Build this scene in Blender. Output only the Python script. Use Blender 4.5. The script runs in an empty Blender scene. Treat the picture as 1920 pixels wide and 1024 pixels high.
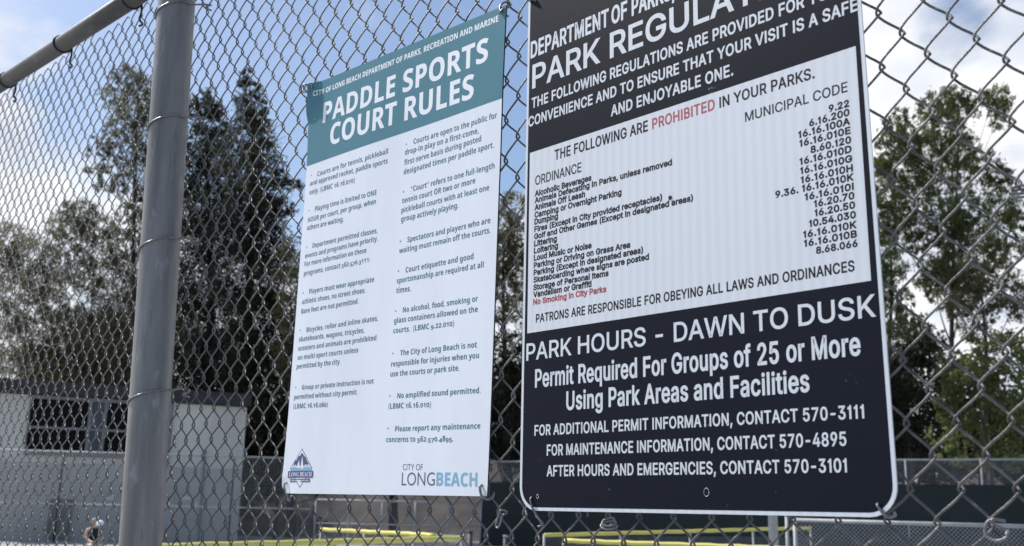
import bpy, bmesh, math, random
from mathutils import Vector, Matrix
from mathutils.geometry import delaunay_2d_cdt

# ------------------------------------------------------------------ camera, world, sun, exposure
C = bpy.context.scene.collection
S = bpy.context.scene
CAM = Vector((0.0, 0.0, 1.6))
CR = Vector((0.6857913, 0.7275234, 0.0199973))
CU = Vector((0.1479479, -0.1662588, 0.9749202))
CF = Vector((-0.7126020, 0.6656333, 0.2216544))
FPX = 1964.33                                     # focal length in pixels of a 1920 px wide frame
cd = bpy.data.cameras.new('camera')
cd.sensor_fit = 'HORIZONTAL'; cd.sensor_width = 36.0; cd.lens = 36.0*FPX/1920.0
cd.clip_start = 0.05; cd.clip_end = 3000
cd.dof.use_dof = True; cd.dof.focus_distance = 1.90; cd.dof.aperture_fstop = 8.8
cam = bpy.data.objects.new('camera', cd); C.objects.link(cam); S.camera = cam
cam.matrix_world = Matrix(((CR.x, CU.x, -CF.x, CAM.x), (CR.y, CU.y, -CF.y, CAM.y), (CR.z, CU.z, -CF.z, CAM.z), (0, 0, 0, 1)))

SUN = Vector((-0.60, -0.185, 0.76)).normalized()    # towards the sun
world = bpy.data.worlds.new('World'); S.world = world; world.use_nodes = True
sd = bpy.data.lights.new('sun', 'SUN'); sd.energy = 5.0; sd.angle = math.radians(0.6); sd.color = (1.0, 0.96, 0.90)
so = bpy.data.objects.new('sun', sd); C.objects.link(so); so.location = (-20, -20, 40)
so.rotation_euler = SUN.to_track_quat('Z', 'Y').to_euler()
S.view_settings.view_transform = 'Standard'; S.view_settings.look = 'None'
S.view_settings.exposure = 0.25; S.view_settings.gamma = 1.0
S.render.film_transparent = False
S.cycles.max_bounces = 6; S.cycles.transparent_max_bounces = 8

def ray(x, y):                                     # viewing direction through a point of the 1920x1024 frame
    return CF + CR*((x-960)/FPX) - CU*((y-512)/FPX)
def at(x, y, D):                                   # the point at depth D along it
    return CAM + ray(x, y)*D
def on_plane(x, y, p, n):
    d = ray(x, y); return CAM + d*((p-CAM).dot(n)/d.dot(n))

def build_world():
    nt = world.node_tree; N = nt.nodes; L = nt.links; N.clear()
    out = N.new('ShaderNodeOutputWorld')
    sky = N.new('ShaderNodeTexSky'); sky.sky_type = 'NISHITA'; sky.sun_disc = False
    sky.sun_elevation = math.asin(SUN.z); sky.sun_rotation = math.atan2(SUN.x, SUN.y) % (2*math.pi)
    sky.air_density = 1.0; sky.dust_density = 1.6; sky.ozone_density = 1.2
    b1 = N.new('ShaderNodeBackground'); b1.inputs[1].default_value = SKY_STRENGTH
    hs = N.new('ShaderNodeHueSaturation'); hs.inputs['Saturation'].default_value = 1.10
    L.new(sky.outputs[0], hs.inputs['Color']); L.new(hs.outputs[0], b1.inputs[0])
    tc = N.new('ShaderNodeTexCoord')
    def math_(op, a, b=None, clamp=False):
        n = N.new('ShaderNodeMath'); n.operation = op; n.use_clamp = clamp
        for k, v in enumerate((a, b)):
            if v is None: continue
            if isinstance(v, (int, float)): n.inputs[k].default_value = v
            else: L.new(v, n.inputs[k])
        return n.outputs[0]
    nrm = N.new('ShaderNodeVectorMath'); nrm.operation = 'NORMALIZE'; L.new(tc.outputs['Generated'], nrm.inputs[0])
    sep = N.new('ShaderNodeSeparateXYZ'); L.new(nrm.outputs[0], sep.inputs[0])
    h = math_('ADD', math_('MAXIMUM', sep.outputs[2], 0.0), 0.22)
    cx = N.new('ShaderNodeCombineXYZ')
    L.new(math_('DIVIDE', sep.outputs[0], h), cx.inputs[0]); L.new(math_('DIVIDE', sep.outputs[1], h), cx.inputs[1])
    def noise(scale, detail, rough, dist=0.0, off=(0, 0, 0)):
        m = N.new('ShaderNodeMapping'); m.inputs['Location'].default_value = off; L.new(cx.outputs[0], m.inputs[0])
        n = N.new('ShaderNodeTexNoise'); n.inputs['Scale'].default_value = scale; n.inputs['Detail'].default_value = detail
        n.inputs['Roughness'].default_value = rough; n.inputs['Distortion'].default_value = dist
        L.new(m.outputs[0], n.inputs['Vector']); return n.outputs['Fac']
    n1 = noise(2.3, 9, 0.56, 0.25, (3.1, 1.7, 0)); n2 = noise(5.5, 7, 0.6, 0.1, (0.4, 7.0, 0))
    # the clear patch of sky
    def near(vec, lo, hi):
        d = N.new('ShaderNodeVectorMath'); d.operation = 'DOT_PRODUCT'; L.new(nrm.outputs[0], d.inputs[0]); d.inputs[1].default_value = vec
        r = N.new('ShaderNodeMapRange'); r.interpolation_type = 'SMOOTHSTEP'
        r.inputs[1].default_value = lo; r.inputs[2].default_value = hi; r.inputs[3].default_value = 0; r.inputs[4].default_value = 1
        L.new(d.outputs['Value'], r.inputs[0]); return r.outputs[0]
    clear = near(tuple(ray(690, -70).normalized()), 0.945, 0.985)
    clear = math_('MAXIMUM', clear, math_('MULTIPLY', near(tuple(ray(150, -10).normalized()), 0.988, 0.998), 0.9))
    cov = math_('ADD', math_('ADD', math_('MULTIPLY', n1, 0.75), math_('MULTIPLY', n2, 0.25)), math_('MULTIPLY', clear, -0.34))
    ahead = near(Vector((CF.x, CF.y, 0.25)).normalized().to_tuple(), 0.15, 0.75)      # the clouds stand over the courts; the rest of the sky is clearer
    cov = math_('ADD', cov, math_('ADD', math_('MULTIPLY', ahead, 0.26), -0.13))
    puff = near(tuple(ray(30, 85).normalized()), 0.9970, 0.9997); hole = near(tuple(ray(1775, 62).normalized()), 0.9988, 0.9999)
    cov = math_('ADD', cov, math_('ADD', math_('MULTIPLY', math_('MULTIPLY', puff, n2), 0.33), math_('MULTIPLY', hole, -0.16)))
    fac = N.new('ShaderNodeMapRange'); fac.interpolation_type = 'SMOOTHSTEP'
    fac.inputs[1].default_value = 0.40; fac.inputs[2].default_value = 0.62; L.new(cov, fac.inputs[0])
    ramp = N.new('ShaderNodeValToRGB'); L.new(noise(3.2, 8, 0.55, 0.2, (9, 2, 0)), ramp.inputs[0])
    ramp.color_ramp.elements[0].position = 0.38; ramp.color_ramp.elements[0].color = (0.66, 0.71, 0.82, 1)
    ramp.color_ramp.elements[1].position = 0.66; ramp.color_ramp.elements[1].color = (1.0, 1.0, 1.0, 1)
    b2 = N.new('ShaderNodeBackground'); b2.inputs[1].default_value = CLOUD_STRENGTH; L.new(ramp.outputs[0], b2.inputs[0])
    mix = N.new('ShaderNodeMixShader'); L.new(fac.outputs[0], mix.inputs[0]); L.new(b1.outputs[0], mix.inputs[1]); L.new(b2.outputs[0], mix.inputs[2])
    L.new(mix.outputs[0], out.inputs[0])
SKY_STRENGTH = 0.124; CLOUD_STRENGTH = 0.94
build_world()

# ------------------------------------------------------------------ helpers
rnd = random.Random(7)
def mat(name, base, rough=0.6, metal=0.0, var=0.0, scale=8.0, stretch=(1, 1, 1), bump=0.0, bscale=60.0, base2=None, spec=0.5, detail=5.0):
    m = bpy.data.materials.new(name); m.use_nodes = True
    nt = m.node_tree; N = nt.nodes; L = nt.links
    p = N['Principled BSDF']; p.inputs['Base Color'].default_value = (*base, 1)
    p.inputs['Roughness'].default_value = rough; p.inputs['Metallic'].default_value = metal
    p.inputs['Specular IOR Level'].default_value = spec
    tc = N.new('ShaderNodeTexCoord')
    mp = N.new('ShaderNodeMapping'); mp.inputs['Scale'].default_value = stretch; L.new(tc.outputs['Object'], mp.inputs[0])
    if var or base2:
        n = N.new('ShaderNodeTexNoise'); n.inputs['Scale'].default_value = scale; n.inputs['Detail'].default_value = detail; n.inputs['Roughness'].default_value = 0.62
        L.new(mp.outputs[0], n.inputs['Vector'])
        r = N.new('ShaderNodeValToRGB'); L.new(n.outputs['Fac'], r.inputs[0])
        r.color_ramp.elements[0].position = 0.32; r.color_ramp.elements[1].position = 0.68
        a = [c*(1-var) for c in base]; b = list(base2) if base2 else [min(1, c*(1+var)) for c in base]
        r.color_ramp.elements[0].color = (*a, 1); r.color_ramp.elements[1].color = (*b, 1)
        L.new(r.outputs[0], p.inputs['Base Color'])
    if bump:
        n2 = N.new('ShaderNodeTexNoise'); n2.inputs['Scale'].default_value = bscale; n2.inputs['Detail'].default_value = 4
        L.new(mp.outputs[0], n2.inputs['Vector'])
        b = N.new('ShaderNodeBump'); b.inputs['Strength'].default_value = bump; b.inputs['Distance'].default_value = 0.01
        L.new(n2.outputs['Fac'], b.inputs['Height']); L.new(b.outputs[0], p.inputs['Normal'])
    return m

class MB:
    """collects faces and links them as one mesh object"""
    def __init__(s): s.v = []; s.f = []; s.sm = []
    def add(s, vs, fs, smooth=False):
        b = len(s.v); s.v += [tuple(v) for v in vs]; s.f += [tuple(i+b for i in f) for f in fs]; s.sm += [smooth]*len(fs)
    def quad(s, a, b, c, d): s.add((a, b, c, d), ((0, 1, 2, 3),))
    def box(s, c, sz, rz=0.0, ax=None):
        hx, hy, hz = sz[0]/2, sz[1]/2, sz[2]/2; c = Vector(c)
        X = Vector((math.cos(rz), math.sin(rz), 0)); Y = Vector((-math.sin(rz), math.cos(rz), 0)); Z = Vector((0, 0, 1))
        if ax: X, Y, Z = ax
        vs = [c+X*(hx*i)+Y*(hy*j)+Z*(hz*k) for i, j, k in ((-1,-1,-1),(1,-1,-1),(1,1,-1),(-1,1,-1),(-1,-1,1),(1,-1,1),(1,1,1),(-1,1,1))]
        s.add(vs, ((0,3,2,1),(4,5,6,7),(0,1,5,4),(1,2,6,5),(2,3,7,6),(3,0,4,7)))
    def tube(s, pts, r, n=8, caps=True, radii=None):
        pts = [Vector(p) for p in pts]; K = len(pts); vs = []; up = None
        for k, p in enumerate(pts):
            t = (pts[min(k+1, K-1)]-pts[max(k-1, 0)])
            if t.length < 1e-9: t = Vector((0, 0, 1))
            t.normalize()
            if up is None: up = t.orthogonal().normalized()
            else:
                up = up - t*up.dot(t)
                up = up.normalized() if up.length > 1e-6 else t.orthogonal().normalized()
            w = t.cross(up); rr = radii[k] if radii else r
            vs += [p+(up*math.cos(2*math.pi*a/n)+w*math.sin(2*math.pi*a/n))*rr for a in range(n)]
        fs = [(k*n+a, k*n+(a+1) % n, (k+1)*n+(a+1) % n, (k+1)*n+a) for k in range(K-1) for a in range(n)]
        s.add(vs, fs, True)
        if caps:
            b = len(s.v)-len(vs)
            s.f += [tuple(b+a for a in range(n))[::-1], tuple(b+(K-1)*n+a for a in range(n))]; s.sm += [False, False]
    def build(s, name, m, parent=None, origin=None):
        me = bpy.data.meshes.new(name)
        o = Vector(origin) if origin is not None else (parent['_o'] if False else Vector((0, 0, 0)))
        if parent is not None: o = world_loc(parent)
        me.from_pydata([(x-o.x, y-o.y, z-o.z) for x, y, z in s.v], [], s.f)
        me.polygons.foreach_set('use_smooth', s.sm); me.materials.append(m); me.update()
        ob = bpy.data.objects.new(name, me); C.objects.link(ob)
        if parent is not None: ob.parent = parent
        else: ob.location = o
        return ob
def world_loc(o):
    l = Vector((0, 0, 0))
    while o is not None: l += o.location; o = o.parent
    return l
def tag(o, label=None, cat=None, group=None, kind=None):
    if label: o['label'] = label
    if cat: o['category'] = cat
    if group: o['group'] = group
    if kind: o['kind'] = kind
    return o
def empty(name, loc, label, cat, group=None):
    o = bpy.data.objects.new(name, None); C.objects.link(o); o.location = loc; o.empty_display_size = 0.2
    return tag(o, label, cat, group)
def smooth_path(pts, k=6):
    pts = [Vector(p) for p in pts]; out = []
    for i in range(len(pts)-1):
        p0, p1, p2, p3 = pts[max(i-1, 0)], pts[i], pts[i+1], pts[min(i+2, len(pts)-1)]
        for j in range(k):
            t = j/k; out.append(0.5*((2*p1)+(p2-p0)*t+(2*p0-5*p1+4*p2-p3)*t*t+(3*p1-p0-3*p2+p3)*t**3))
    return out+[pts[-1]]

M = {}
M['galv_wire'] = mat('galvanised wire', (0.118, 0.116, 0.115), 0.44, 0.4, 0.50, 30, bump=0.35, bscale=700)
M['galv_tie'] = mat('galvanised tie wire', (0.20, 0.20, 0.205), 0.36, 0.5, 0.25, 120, bump=0.2, bscale=500)
M['dark_tie'] = mat('dark tie wire', (0.022, 0.022, 0.024), 0.5, 0.3, 0.3, 60)
M['pole'] = mat('galvanised pole', (0.205, 0.196, 0.190), 0.46, 0.2, 0.30, 11, (2.2, 2.2, 0.14), 0.10, 200)
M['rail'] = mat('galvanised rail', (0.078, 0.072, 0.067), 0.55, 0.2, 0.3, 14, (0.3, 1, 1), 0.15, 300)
M['far_steel'] = mat('weathered fence steel', (0.34, 0.35, 0.36), 0.6, 0.1, 0.15, 4)
M['far_dark'] = mat('dark painted steel', (0.05, 0.052, 0.06), 0.6, 0.0, 0.2, 4)
M['screen'] = mat('navy windscreen cloth', (0.011, 0.019, 0.021), 0.9, 0.0, 0.25, 0.6, (1, 1, 2), 0.3, 5)
M['yellow'] = mat('yellow plastic fence cap', (0.63, 0.57, 0.13), 0.45, 0.0, 0.10, 1.5, bump=0.05, bscale=8)
M['court'] = mat('grey court surface', (0.30, 0.315, 0.33), 0.9, 0.0, 0.10, 0.15, bump=0.1, bscale=30)
M['dirt'] = mat('brown dirt', (0.045, 0.037, 0.032), 0.95, 0, 0.5, 0.75, bump=0.8, bscale=3, base2=(0.068, 0.058, 0.054))

# ------------------------------------------------------------------ ground
g = MB(); g.quad((-600, -300, 0), (300, -300, 0), (300, 600, 0), (-600, 600, 0))
tag(g.build('court_ground', M['court']), kind='structure')
bk = MB()
A0 = at(300, 947, 57); A1 = at(2050, 965, 53); A0.z = A1.z = 0
dv = (A1-A0).normalized(); dn = Vector((-dv.y, dv.x, 0)); dn = dn if dn.dot(CF) > 0 else -dn
nx, ny = 60, 14; LN = (A1-A0).length; vs = []
for i in range(nx+1):
    for j in range(ny+1):
        t = j/ny; hh = 4.3*(t*t*(3-2*t))*(0.85+0.15*math.sin(i*0.37)+0.1*math.sin(i*0.9+1)) + rnd.uniform(-0.16, 0.16)*t
        if i in (0, nx): hh *= 0.3
        p = A0+dv*(LN*i/nx)+dn*(t*9+rnd.uniform(-.1, .1)); vs.append((p.x, p.y, max(hh, 0)-0.03))
bk.add(vs, [(i*(ny+1)+j, (i+1)*(ny+1)+j, (i+1)*(ny+1)+j+1, i*(ny+1)+j+1) for i in range(nx) for j in range(ny)], True)
tag(bk.build('dirt_bank', M['dirt']), kind='structure')

# ------------------------------------------------------------------ gymnasium building on the left
def gym():
    pL = at(-60, 939, 43.6); pR = at(449, 948, 48.2); pL.z = pR.z = 0
    ux = (pR-pL).normalized(); W = (pR-pL).length
    n = Vector((ux.y, -ux.x, 0)); n = n if n.dot(CF) < 0 else -n       # towards the court
    def P(x, y): return on_plane(x, y, pL, n)
    def uz(x, y): q = P(x, y); return (q-pL).dot(ux), q.z
    root = empty('gymnasium', pL, 'low grey painted gymnasium with a dark roof edge and a strip of dark windows', 'building')
    m_wall = mat('painted block wall', (0.62, 0.585, 0.52), 0.85, 0, 0.14, 0.5, (1, 1, 0.4), 0.15, 4)
    m_low = mat('grey lower wall', (0.46, 0.43, 0.39), 0.85, 0, 0.08, 0.7, (1, 1, 0.5), 0.1, 4)
    m_roof = mat('dark roof edge', (0.034, 0.034, 0.036), 0.8, 0, 0.2, 2)
    m_glass = mat('dark window glass', (0.006, 0.006, 0.007), 0.5, 0, 0.3, 0.6, spec=0.08)
    m_glass2 = mat('paler window glass', (0.05, 0.052, 0.058), 0.5, 0, 0.4, 0.5)  # paler grey for the narrow pane between the two dark ones
    m_trim = mat('window trim', (0.20, 0.20, 0.21), 0.7, 0, 0.1, 2)
    m_white = mat('white plate', (0.65, 0.65, 0.65), 0.6, 0, 0.05, 3)
    m_stain = mat('olive painted board', (0.16, 0.165, 0.135), 0.85, 0, 0.15, 1.5)
    Z = Vector((0, 0, 1)); ax = (ux, n, Z)
    def slab(mb, u0, u1, z0, z1, d0, d1):
        c = pL+ux*((u0+u1)/2)+n*((d0+d1)/2)+Z*((z0+z1)/2); mb.box(c, (u1-u0, abs(d1-d0), z1-z0), ax=ax)
    zr = 6.7; zlow = uz(380, 877)[1]
    w = MB(); slab(w, 0, W, zlow, zr-0.60, -14, 0); w.build('wall', m_wall, root)
    w = MB(); slab(w, 0, W, 0, zlow-0.003, -14, 0.02); w.build('lower_wall', m_low, root)
    w = MB(); slab(w, -0.8, W+0.12, zr-0.56, zr, -14.6, 0.35); w.build('roof', m_roof, root)
    # window strip
    uA = uz(50, 800)[0]; uB = uz(311, 800)[0]; z0 = uz(150, 850)[1]; z1 = uz(150, 752)[1]; zm = uz(150, 805)[1]
    for a, b, gm in ((50, 166, 0), (195, 311, 0), (166, 195, 1)):
        ua, ub = uz(a, 800)[0], uz(b, 800)[0]
        fr = MB(); slab(fr, ua, ub, z0-0.16, z0, 0.003, 0.16); slab(fr, ua, ub, z1, z1+0.14, 0.003, 0.12)
        slab(fr, ua, ua+0.06, z0, z1, 0.003, 0.09); slab(fr, ub-0.06, ub, z0, z1, 0.003, 0.09); slab(fr, ua+0.06, ub-0.06, zm-0.05, zm+0.05, 0.003, 0.10)
        win = fr.build('window', m_trim, root)
        gl = MB(); slab(gl, ua+0.06, ub-0.06, z0, z1, 0.004, 0.03); gl.build('pane', m_glass2 if gm else m_glass, win)
    # doors and panels on the lower wall
    def door(xa, xb, yt, m, plate=True):
        ua, ub = uz(xa, 950)[0], uz(xb, 950)[0]; zt = uz((xa+xb)/2, yt)[1]
        d = MB(); slab(d, ua, ub, 0.02, zt, 0.023, 0.06); slab(d, ua-0.07, ua, 0, zt+0.07, 0.023, 0.10); slab(d, ub, ub+0.07, 0, zt+0.07, 0.023, 0.10); slab(d, ua, ub, zt, zt+0.07, 0.023, 0.10)
        dd = d.build('door', m, root)
        if plate:
            pl = MB(); slab(pl, ua+0.15, ua+0.62, zt-0.24, zt-0.10, 0.063, 0.075); pl.build('plate', m_white, dd)
            k = MB(); c = pL+ux*(ub-0.12)+n*0.10+Z*(zt-0.45); k.box(c, (0.16, 0.12, 0.16), ax=ax); k.build('door_handle', m_white, dd)
    door(187, 224, 927, m_low); door(330, 371, 927, m_low); door(96, 133, 939, m_stain, False)
    dp = MB(); u = uz(374, 950)[0]; slab(dp, u, u+0.10, 0, zr-2.7, 0.025, 0.13); dp.build('downpipe', m_trim, root)
    cb = MB(); u0 = uz(322, 800)[0]; slab(cb, u0-0.09, u0, zlow, zr-0.60, 0.003, 0.14); cb.build('wall_pier', m_trim, root)
gym()

# ------------------------------------------------------------------ far fences
def lattice(mb, A, B, z0, z1, step, th):
    A = Vector((A.x, A.y, 0)); B = Vector((B.x, B.y, 0)); L = (B-A).length; u = (B-A)/L; H = z1-z0
    nrm = Vector((-u.y, u.x, 0))
    def strip(a, za, b, zb, off):
        pa = A+u*a+Vector((0, 0, za))+nrm*off; pb = A+u*b+Vector((0, 0, zb))+nrm*off
        t = (pb-pa).normalized(); w = nrm.cross(t)*(th/2)
        mb.quad(pa-w, pb-w, pb+w, pa+w)
    k = -int(H/step)-1
    while k*step < L:
        a = k*step; b = a+H; za, zb = z0, z1
        if a < 0: za = z0-a; a = 0
        if b > L: zb = z1-(b-L); b = L
        if b > a and zb > za:
            strip(a, za, b, zb, 0.004); strip(a, z0+z1-za, b, z0+z1-zb, -0.004)
        k += 1
def far_fence(A, B, z1, label, spacing=3.0, r=0.03, z0=0.03, mesh=0.07, th=0.0035, screen=None, mid=None, post=None, cap=None, nm='chain_link_fence', group=None, zB=None, rail=True, capr=0.05, capspan=(0, 1), skip=()):
    A = Vector((A.x, A.y, 0)); B = Vector((B.x, B.y, 0)); L = (B-A).length; u = (B-A)/L
    zB = z1 if zB is None else zB
    root = empty(nm, A, label, 'fence', group)
    n = max(1, round(L/spacing))
    for i in range(n+1):
        p = A+u*(L*i/n); zt = z1+(zB-z1)*i/n
        if i in skip: continue
        q = MB(); q.tube([p, p+Vector((0, 0, zt+0.01))], r*1.15, 8); q.build('post', post or M['far_steel'], root)
    up = Vector((0, 0, 1))
    if rail:
        q = MB(); q.tube([A+up*z1, B+up*zB], r, 8); q.build('top_rail', M['far_steel'], root)
    if mid: q = MB(); q.tube([A+up*mid, B+up*mid], r*0.8, 6); q.build('mid_rail', M['far_steel'], root)
    if mesh:
        q = MB(); lattice(q, A, B, z0, min(z1, zB)-0.01, mesh, th); q.build('wire_mesh', M['far_steel'], root)
    if screen:
        nrm = Vector((-u.y, u.x, 0)); nrm = nrm if nrm.dot(CF) < 0 else -nrm
        q = MB(); K = 40; vs = []
        for i in range(K+1):
            for j in range(7):
                off = 0.05+0.03*math.sin(i*1.7+j*0.8)+rnd.uniform(0, 0.02)
                p = A+u*(L*i/K)+nrm*off; vs.append((p.x, p.y, 0.08+(screen-0.08)*j/6))
        q.add(vs, [(i*7+j, (i+1)*7+j, (i+1)*7+j+1, i*7+j+1) for i in range(K) for j in range(6)], True)
        q.build('windscreen', M['screen'], root)
    if cap:
        q = MB(); K = 24; a, b = capspan
        q.tube([A+u*(L*(a+(b-a)*k/K))+up*(z1+(zB-z1)*(a+(b-a)*k/K)+0.006*math.sin(k*2.1)) for k in range(K+1)], capr, 10); q.build('fence_cap', M['yellow'], root)
    return root
def xyat(x, D): return at(x, 512, 1.0), D
def gp(x, D):                                      # a ground point under frame column x near the horizon
    p = at(x, 938.9+x*0.02048, D); p.z = 0; return p
def zat(x, y, D): return at(x, y, D).z
far_fence(gp(905, 47.4), gp(2000, 36.5), 3.78, 'tall far chain link fence with a navy windscreen below its top rail', 2.75, 0.035, screen=zat(1800, 907, 37.2), mesh=0.075, th=0.004)
far_fence(gp(-60, 41.2), gp(588, 43.6), 3.58, 'tall far chain link fence in front of the grey gymnasium, without screen cloth', 3.2, 0.035, mid=1.52, mesh=0.075, th=0.004, post=M['far_dark'])
far_fence(gp(592, 47), gp(902, 47.4), 1.93, 'far see-through fence of grey posts before the brown dirt bank', 1.6, 0.04, mid=0.9, mesh=0.075, th=0.004)
far_fence(gp(604, 25.4), gp(882, 21.0), 1.08, 'low court fence with a bright yellow cap ending at a black gate post', 2.2, 0.025, cap=True, capr=0.044, capspan=(0.0, 0.80), group=None)
far_fence(gp(250, 13.0), gp(868, 20.9), 1.06, 'long low fence with a dull yellow cap running under the teal sign to the left', 2.5, 0.025, cap=True, capr=0.052)
far_fence(gp(1021, 24.0), gp(1519, 29.0), 1.08, 'low fence with a yellow cap that climbs to the right behind the dark sign', 2.4, 0.025, cap=True, capr=0.042, zB=zat(1519, 990, 29.0))
far_fence(gp(1058, 20.4), gp(1480, 18.2), 1.065, 'low fence with a pale yellow cap dipping out of view below the dark sign', 2.4, 0.025, cap=True, capr=0.042)
far_fence(gp(1490, 16.2), gp(2010, 15.0), zat(1490, 975, 16.2), 'shoulder high galvanised mesh fence with a bright top edge at the lower right', 2.9, 0.028, mesh=0.062, th=0.007, zB=zat(1930, 988, 15.2))
q = MB(); p = gp(883, 20.9); q.tube([p, p+Vector((0, 0, 1.17))], 0.05, 10)
t = empty('gate_post', p, 'short black gate post at the end of the yellow capped fences', 'post'); q.build('post', M['far_dark'], t)
q = MB(); q.tube([p+Vector((0, 0, 1.17)), p+Vector((0, 0, 1.21))], 0.058, 10); q.build('post_cap', M['far_dark'], t)
p = gp(949, 21.5); t = empty('gate_post', p, 'short black gate post left of the dark sign, nearest its rounded corner', 'post')
q = MB(); q.tube([p, p+Vector((0, 0, 1.08))], 0.045, 10); q.build('post', M['far_dark'], t)
q = MB(); q.tube([p+Vector((0, 0, 1.08)), p+Vector((0, 0, 1.12))], 0.052, 10); q.build('post_cap', M['far_steel'], t)
p = gp(1449, 22.0); t = empty('light_pole', p, 'thick pale grey court light pole standing behind the dark sign', 'pole')
q = MB(); q.tube([p, p+Vector((0, 0, 9.0))], 0.1, 14, radii=[0.105, 0.07]); q.build('shaft', M['far_steel'], t)
q = MB(); q.box(p+Vector((0, 0, 9.1)), (0.5, 1.1, 0.2), math.radians(40)); q.build('lamp_head', M['far_steel'], t)
q = MB(); q.tube([p, p+Vector((0, 0, 0.12))], 0.2, 14); q.build('base_plate', M['far_steel'], t)
p = gp(1475, 21.0); t = empty('gate_post', p, 'thin grey gate post just right of the court light pole', 'post')
q = MB(); q.tube([p, p+Vector((0, 0, 1.62))], 0.035, 10); q.build('post', M['far_steel'], t)
q = MB(); q.tube([p+Vector((0, 0, 1.62)), p+Vector((0, 0, 1.66))], 0.045, 10); q.build('post_cap', M['far_steel'], t)

# ------------------------------------------------------------------ trees
def leaf_mat(name, dark, light):
    m = mat(name, dark, 0.6, 0, 0.25, 0.45, base2=light, spec=0.2, detail=3)
    nt = m.node_tree; N = nt.nodes; L = nt.links; p = N['Principled BSDF']
    tr = N.new('ShaderNodeBsdfTranslucent'); L.new(p.inputs['Base Color'].links[0].from_socket, tr.inputs['Color'])
    mx = N.new('ShaderNodeMixShader'); mx.inputs[0].default_value = 0.42
    L.new(p.outputs[0], mx.inputs[1]); L.new(tr.outputs[0], mx.inputs[2]); L.new(mx.outputs[0], N['Material Output'].inputs['Surface'])
    return m
BARK = mat('bark', (0.050, 0.045, 0.040), 0.9, 0, 0.4, 3, (1, 1, 0.3), 0.6, 12)
def tree(name, label, D, trunk, clumps, m, leaf=(0.26, 0.10), dens=1.0, droop=0.0, seed=1, group='trees beyond the court fences', cat='tree', hollow=0.35, bark=None, fill=1.3):
    R = random.Random(seed)
    bx = trunk[0]; base = gp(bx, D); root = empty(name, base, label, cat, group)
    k = D/FPX
    V = []; FA = []
    spots = []
    for (cx, cy, rx, ry) in clumps:
        rx, ry = rx*fill, ry*fill
        c = at(cx, cy, D+R.uniform(-0.04, 0.04)*D*0.5); spots.append((c, rx*k, ry*k))
        c = c.copy()
        n = int(dens*rx*ry*math.pi*k*k/(leaf[0]*leaf[1])*4.5)
        # twigs: leaves gather on small sprays so that gaps stay open between them
        ns = max(5, n//26)
        for _ in range(ns):
            while True:
                d = Vector((R.uniform(-1, 1), R.uniform(-1, 1), R.uniform(-1, 1)))
                if hollow < d.length <= 1 or (d.length <= 1 and R.random() < 0.25): break
            s0 = c+Vector((d.x*rx*k, d.y*rx*k, d.z*ry*k))
            dirn = Vector((R.gauss(0, 1), R.gauss(0, 1), R.gauss(0, 0.6)-droop)).normalized()
            sp = R.uniform(0.5, 1.3)*min(rx, ry)*k*0.27
            for _ in range(26):
                q = s0+dirn*R.uniform(-1, 1)*sp+Vector((R.gauss(0, 1), R.gauss(0, 1), R.gauss(0, 1)))*sp*0.42
                a = Vector((R.gauss(0, 1), R.gauss(0, 1), R.gauss(0, 1)-droop*1.6)).normalized()
                b = a.orthogonal(); b.rotate(Matrix.Rotation(R.uniform(0, 6.28), 3, a)); b.normalize()
                l = leaf[0]*R.uniform(0.6, 1.25)/2; w = leaf[1]*R.uniform(0.7, 1.2)/2
                i = len(V); V += [q-a*l, q+b*w, q+a*l, q-b*w]; FA.append((i, i+1, i+2, i+3))
    o = base; me = bpy.data.meshes.new('crown'); me.from_pydata([tuple(v-o) for v in V], [], FA); me.materials.append(m)
    co = bpy.data.objects.new('crown', me); C.objects.link(co); co.parent = root
    # trunk and limbs
    q = MB(); top = at(trunk[1], trunk[2], D); r0 = trunk[3]
    mids = []
    for i in range(9):
        t = i/8; p = base.lerp(top, t)+Vector((math.sin(t*5+seed)*0.25*t, math.cos(t*4+seed)*0.2*t, 0)); mids.append(p)
    q.tube(mids, r0, 8, radii=[r0*(1-0.82*i/8) for i in range(9)])
    for (c, rx, rz) in spots:
        j = max(2, min(7, int(8*(max(0.15, (c.z-rz*1.4-base.z)/max(0.1, top.z-base.z))))))
        s = mids[j]; m1 = s.lerp(c, 0.5)+Vector((0, 0, -0.12*(c-s).length))
        r1 = min(r0*(1-0.82*j/8)*0.45, 0.10)
        q.tube(smooth_path([s, m1, c+Vector((0, 0, rz*0.3))], 4), r1, 6, radii=[r1*(1-0.85*i/8) for i in range(9)])
        for _ in range(3):
            e = c+Vector((R.uniform(-1, 1)*rx, R.uniform(-1, 1)*rx, R.uniform(-0.6, 0.9)*rz)); q.tube([m1.lerp(c, 0.6), e], 0.04, 5, radii=[r1*0.4, 0.012])
    q.build('trunk', bark or BARK, root)
    return root
L_con = leaf_mat('dark conifer needles', (0.022, 0.026, 0.016), (0.075, 0.080, 0.048))
L_euc = leaf_mat('grey green gum leaves', (0.075, 0.078, 0.044), (0.200, 0.200, 0.115))
L_olv = leaf_mat('olive brown foliage', (0.085, 0.080, 0.042), (0.220, 0.205, 0.105))
L_gum = leaf_mat('fresh gum leaves', (0.050, 0.068, 0.026), (0.160, 0.190, 0.075))
L_shr = leaf_mat('bright shrub leaves', (0.060, 0.080, 0.028), (0.190, 0.220, 0.080))
L_drk = leaf_mat('deep green foliage', (0.014, 0.018, 0.011), (0.042, 0.050, 0.028))
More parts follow.
